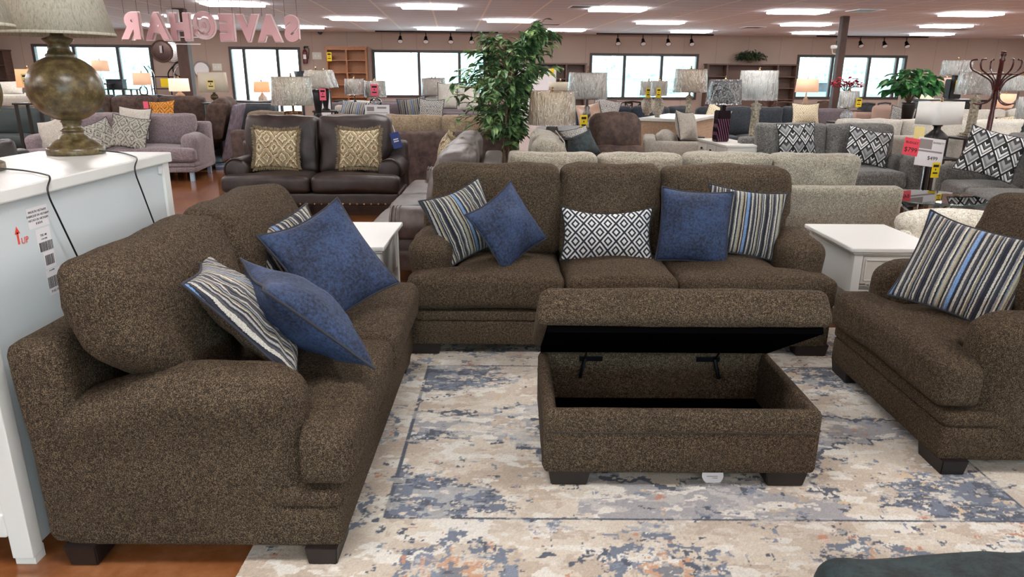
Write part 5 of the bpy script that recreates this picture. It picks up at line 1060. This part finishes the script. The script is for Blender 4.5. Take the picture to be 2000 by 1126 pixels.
p = W(737, 217, 11.9); t = thing('card_sign', 'white printed price card standing behind the tan sectional', 'sign', p); obj('card', B((-.2, .2, -.004, 0, -.12, .1), bev=.002), M['paper'], t); obj('print', B((-.17, -.05, -.006, -.0045, 0, .07), (0, .15, -.006, -.0045, .04, .07), (-.17, .17, -.006, -.0045, -.03, -.02)), M['cardgrey'], t); obj('holder_pole', tube([(0, .01, -.05), (0, .01, .002-p.z)], .01), M['chrome'], t)
p = W(632, 210, 13.8); t = thing('lettered_sign', 'small white framed board with black script behind the black vase lamp', 'sign', p+Vector((0, 0, -.2)), 0); obj('frame', B((-.16, .16, -.012, .012, -.14, .5), bev=.004), M['black'], t); f_ = obj('board', B((-.14, .14, -.016, -.011, -.12, .48)), M['paper'], t); obj('sign_lettering', text_mesh('let\nus\nchill', .16, .001), M['ink'], f_, (0, -.018, .28), (R(90), 0, 0)); obj('stand_leg', tube([(0, .03, .0), (0, .1, .002-p.z+.2)], .012), M['black'], t)
lamp('beige pleated drum lamp on a mottled brown block behind the leather loveseat', 572, 150, 205, 10.1, 72, 78, 'beige', 'block', 'leopard', ybase=236, br=17)
lamp('cream cone-shade lamp on a tall black vase base, the nearer of two', 619, 137, 171, 11.9, 40, 62, 'beige', 'vase', 'black', ybase=228, br=11, tagc=(M['pink'], 14, 183, 12, 22))
lamp('cone-shade lamp half hidden behind the first black vase lamp', 634, 137, 170, 13.2, 34, 52, 'grey', 'vase', 'black', ybase=215, br=9)
lamp('grey pleated wrapped lamp on a slim black spindle in front of the bookcase', 693, 154, 185, 12.7, 34, 36, 'grey', 'spindle', 'black', ybase=212, br=5)
lamp('grey wrapped lamp with a pink tag right of the spindle lamp', 733, 158, 190, 13.0, 40, 43, 'grey', 'jar', 'glass', ybase=208, br=12, tagc=(M['pink'], 0, 176, 14, 22))
lamp('grey wrapped square lamp in the middle of the three-pane window', 844, 153, 187, 14.75, 38, 42, 'grey', 'jar', 'white', ybase=200, br=13)
lamp('second wrapped lamp hidden behind the square lamp in the window', 851, 152, 186, 15.7, 36, 38, 'grey', 'jar', 'white', ybase=198, br=10)
lamp('orange-lit lamp on a shell mosaic base by the glass door', 512, 159, 180, 15.5, 29, 31, 'lito', 'jar', 'capiz', ybase=214, br=9, sq=4, wrap=False)
lamp('beige rectangular lamp with yellow tag left of the glass door', 418, 141, 180, 14.8, 54, 58, 'beige', 'ball', 'bronze', ybase=200, br=8, wrap=False, sq=4, sy=.6, tagc=(M['paleyellow'], 0, 165, 14, 19))
lamp('bright lit lamp at the foot of the left column', 351, 153, 178, 16.3, 36, 38, 'litw', 'ball', 'wood', ybase=196, br=9, wrap=False)
lamp('warm lit lamp at the right end of the far left window', 279, 142, 166, 17, 32, 34, 'lit', 'jar', 'glass', ybase=185, br=8, wrap=False)
lamp('small pinkish lamp on a clear stem in the far left window', 197, 118, 139, 20, 28, 30, 'lit', 'spindle', 'glass', ybase=163, br=5, wrap=False, sq=4)
lamp('warm lit rectangular lamp with paper tag left of the big bronze lamp', 60, 135, 171, 11.8, 44, 48, 'lito', 'ball', 'wood', ybase=200, br=10, wrap=False, sq=4, sy=.6, tagc=(M['paleyellow'], 0, 155, 13, 20))
# ---- left side furniture
mv = sofa('pinkish grey plush chaise sofa with medallion pillows behind the white chest', (-6.1, 10.75, 0), R(8), 2.5, 1.2, 2, M['mauve'], H=.5, bh=.85, ah=.7, arm='pad', ch=.98, seed=130, hi=True, soft=.015, feet='leg', bz=.14, wide=.1)
for f_ in [c for c in mv.children if c.name.startswith('foot')]: f_.data.materials.clear(); f_.data.materials.append(plain('acrylic_blue_leg', '9fb4c9', .3)) if not bpy.data.materials.get('acrylic_blue_leg') else f_.data.materials.append(bpy.data.materials['acrylic_blue_leg'])
pillow('grey medallion pillow at the right end of the chaise sofa', W(252, 258, 10.95), .56, .52, .17, M['medal'], 10, 24, 10, 131)
pillow('pale fluffy pillow behind the right medallion pillow', W(262, 240, 11.3), .5, .5, .2, M['ivory'], 4, 20, 4, 132)
pillow('grey medallion pillow beside the base of the big bronze lamp', W(192, 266, 10.8), .5, .46, .15, M['medal'], 35, 24, -20, 133)
pillow('pale fluffy pillow left of the big bronze lamp', W(105, 262, 10.95), .5, .5, .22, M['ivory'], -10, 20, -16, 134)
sofa('black leather armchair at the far left edge behind the chest', (-4.75, 6.9, 0), R(62), 1.05, .95, 1, M['leather_b'], H=.46, bh=.82, ah=.66, arm='roll', ch=.95, seed=135, name='armchair', cat='armchair', hi=True, soft=.03)
sofa('dark brown microfibre reclining sofa with the orange pillow', W(250, 300, 14.6).xy.to_3d(), R(4), 3.4, 1.0, 3, M['micro'], H=.5, bh=.98, ah=.66, arm='pad', ch=1.14, seed=136, soft=.02, hi=False, ct=.24)
pillow('orange kilim pillow with a grey diamond on the dark brown sofa', W(316, 222, 14.75), .56, .54, .15, M['orange'], -6, 16, -4, 137)
t = thing('hang_tag', 'pink tag on the corner of the orange pillow', 'tag', W(285, 205, 14.6)); obj('card', B((-.05, .05, -.004, 0, -.07, .07)), M['pink'], t)
t = thing('side_table', 'reddish wood side table in front of the dark brown recliner', 'side table', W(322, 262, 11.9).xy.to_3d(), R(4)); obj('table_top', B((-.2, .2, -.25, .25, .57, .61), bev=.004), M['orangewood'], t); [obj('leg', B((x-.02, x+.02, y-.02, y+.02, .001, .57)), M['orangewood'], t) for x in (-.17, .17) for y in (-.2, .2)]
# recliner end unit, side on
p = Vector((-5.9, 12.75, 0)); t = thing('recliner', 'dark brown microfibre recliner side on, its grey-mauve back to the right', 'recliner', p, R(-82)); mb = M['micro']
obj('side_panel', rbox(.2, .95, .56, .05, (5, 10, 8), c=(.42, .12, .35), nz=.004), mb, t, smooth=True); obj('side_panel', rbox(.2, .95, .56, .05, (5, 10, 8), c=(-.42, .12, .35)), mb, t, smooth=True)
for s in (-1, 1): obj('arm_pad', rbox(.26, .95, .14, .065, (8, 14, 6), bulge=(0, 0, .02), nz=.008, c=(s*.42, .05, .66)), mb, t, smooth=True)
obj('seat', rbox(.64, .8, .26, .08, (10, 10, 5), bulge=(0, .02, .04), nz=.012, c=(0, .05, .46)), mb, t, smooth=True); obj('base', B((-.42, .42, -.3, .58, .03, .3), bev=.02), M['black'], t)
obj('back', rbox(.86, .3, .74, .13, (16, 10, 16), bulge=(0, .05, .03), nz=.018, ns=6, c=(0, .72, .82), f=lambda x, y, z: (x, y+.28*z, z)), mb, t, smooth=True)
obj('back_cover', rbox(.9, .06, .95, .025, (10, 4, 12), c=(0, .93, .62), f=lambda x, y, z: (x, y+.3*z, z)), M['micro_back'], t, smooth=True); obj('wing', rbox(.1, .34, .6, .04, (4, 8, 10), c=(.46, .74, .82), f=lambda x, y, z: (x, y+.28*z, z)), mb, t, smooth=True)
t = thing('foam_corner', 'blue-white striped foam block under the side-on recliner', 'packaging', (-5.15, 12.6, 0), R(10)); obj('block', B((-.1, .1, -.05, .05, .001, .09), bev=.004), plain('blue_foam', '7e9cc4', .7), t); obj('stripe', B((-.1, .1, -.052, -.05, .035, .055)), M['paper'], t)
t = thing('black_sofa_back', 'tall black sofa back right of the side-on recliner', 'sofa', W(485, 260, 13.75).xy.to_3d(), R(-4)); obj('back_frame', rbox(1.15, .2, 1.02, .05, (8, 4, 8), c=(0, 0, .57), nz=.006), M['slate'], t, smooth=True); obj('seat', rbox(1.1, .8, .38, .06, (8, 8, 4), c=(0, .5, .3)), M['slate'], t, smooth=True); obj('back_cushion', rbox(1.1, .25, .3, .1, (10, 6, 6), c=(0, .18, .98), nz=.02), M['leather_b'], t, smooth=True); [obj('foot', B((x-.04, x+.04, .0, .08, .001, .14)), M['chrome'], t) for x in (-.5, .5)]; [obj('arm', rbox(.16, .9, .6, .04, (4, 8, 6), c=(x, .5, .33)), M['slate'], t, smooth=True) for x in (-.6, .6)]
sofa('dark green-grey sofa at the left behind the bronze lamps', W(85, 240, 12.9).xy.to_3d()+Vector((-.3, 0, 0)), R(10), 2.6, 1.0, 2, plain('green_grey_cloth', '3c4443', .9), H=.5, bh=.8, ah=.62, arm='track', ch=.98, seed=140, nb=2, soft=.03)
t = thing('mattress_display', 'pale mattress on a low bed base at the far left', 'bed', W(70, 200, 16).xy.to_3d()+Vector((-1.2, .6, 0)), R(6)); obj('mattress', rbox(2.6, 1.6, .26, .06, (14, 10, 5), c=(0, 0, 1.02)), M['ivory'], t, smooth=True); obj('base', B((-1.3, 1.3, -.8, .8, .05, .89), bev=.02), M['pale'], t); obj('footboard', B((1.31, 1.37, -.8, .8, .002, 1.0)), M['orangewood'], t)
pillow('pale striped pillow on the mattress at the far left edge', W(12, 172, 16.2), .7, .42, .22, M['ivory'], 20, 50, 0, 141, n=12)
sofa('dark leather reclining sofa under the far left window', W(262, 200, 18.6).xy.to_3d(), R(3), 3.6, 1.0, 4, M['slate'], H=.48, bh=.9, ah=.62, arm='pad', ch=1.05, seed=142, soft=.02)
# mirrors, clock, iron racks on the wall left of the door
def disc(label, px, py, r, mt, rim, nm, cat, off=.06, face=None):
    t = thing(nm, label, cat, onwall(px, py, off), BA); obj('rim', shift(tube([(r*math.cos(a_), 0, r*math.sin(a_)) for a_ in np.linspace(0, 2*PI, 41)[:-1]], .03, 8, closed=True), (0, 0, 0)), rim, t, smooth=True); obj('face', shift(lathe([(0, -.01), (r, -.01), (r, .01), (0, .01)], 40), (0, 0, 0), (R(90), 0, 0)), mt, t); return t
disc('round dark mirror with a white hanging tag left of the column', 316, 100, .34, plain('dark_mirror', '54403c', .12, .6), M['dkwood'], 'wall_mirror', 'mirror')
tg = thing('hang_tag', 'white tag hanging on the round dark mirror', 'tag', onwall(314, 95, .13), BA); obj('card', B((-.04, .04, -.004, 0, -.14, .1)), M['paper'], tg)
disc('round silver-rimmed mirror overlapping the dark mirror', 336, 101, .34, M['chrome'], M['chrome'], 'wall_mirror', 'mirror', off=.03)
disc('round clock with a skeleton face half behind the left column', 352, 136, .24, M['cardgrey'], M['black'], 'wall_clock', 'clock')
disc('round white medallion wall clock left of the rectangular lamp', 394, 136, .27, M['paper'], M['cardgrey'], 'wall_clock', 'clock')
t = thing('iron_headboard', 'black and silver iron bed frame with curved posts below the round mirror', 'bed frame', onwall(325, 190, .5).xy.to_3d(), BA)
for i, x in enumerate((-.45, -.32, .2, .36)): obj('post', tube(smooth_path([(x, 0, .002), (x, 0, 1.2), (x+(.0 if i % 2 else -.04), 0, 1.6), (x+(.16 if i > 1 else -.16), 0, 1.85)]), .022, 8), M['chrome'] if i % 2 else M['blackmetal'], t, smooth=True)
for z in (.5, 1.1, 1.5): obj('crossbar', tube([(-.45, 0, z), (.36, 0, z)], .018, 6), M['blackmetal'], t)
hang_tag(t, M['yellow'], (.02, -.04, 1.3), .26, .28, False)
# round lidded bucket on the window sill of the door, small black box
t = thing('storage_box', 'dark box on the console under the far left window', 'box', W(228, 166, 20.4)+Vector((0, 0, -.1))); zt_ = t.location.z; obj('box_body', B((-.22, .22, -.12, .12, 0, .22), bev=.01), M['slate'], t); obj('box_lid', B((-.23, .23, -.13, .13, .22, .26), bev=.006), M['slate'], t)
t = thing('side_table', 'low table carrying the dark box at the far left window', 'side table', W(228, 166, 20.4).xy.to_3d()); obj('table_top', B((-.5, .5, -.2, .2, zt_-.03, zt_-.001)), M['dkwood'], t); [obj('leg', B((x-.02, x+.02, y-.02, y+.02, .001, zt_-.03)), M['dkwood'], t) for x in (-.46, .46) for y in (-.16, .16)]
t = thing('waste_basket', 'dark tapered basket on a stand right of the glass door', 'basket', W(589, 152, 16)); zt_ = t.location.z; obj('basket_body', lathe([(0, -.12), (.1, -.12), (.16, .14), (.145, .14), (.09, -.1), (0, -.1)], 20), M['slate'], t, smooth=True); obj('stand_post', tube([(0, 0, -.12), (0, 0, .002-zt_)], .02), M['slate'], t)
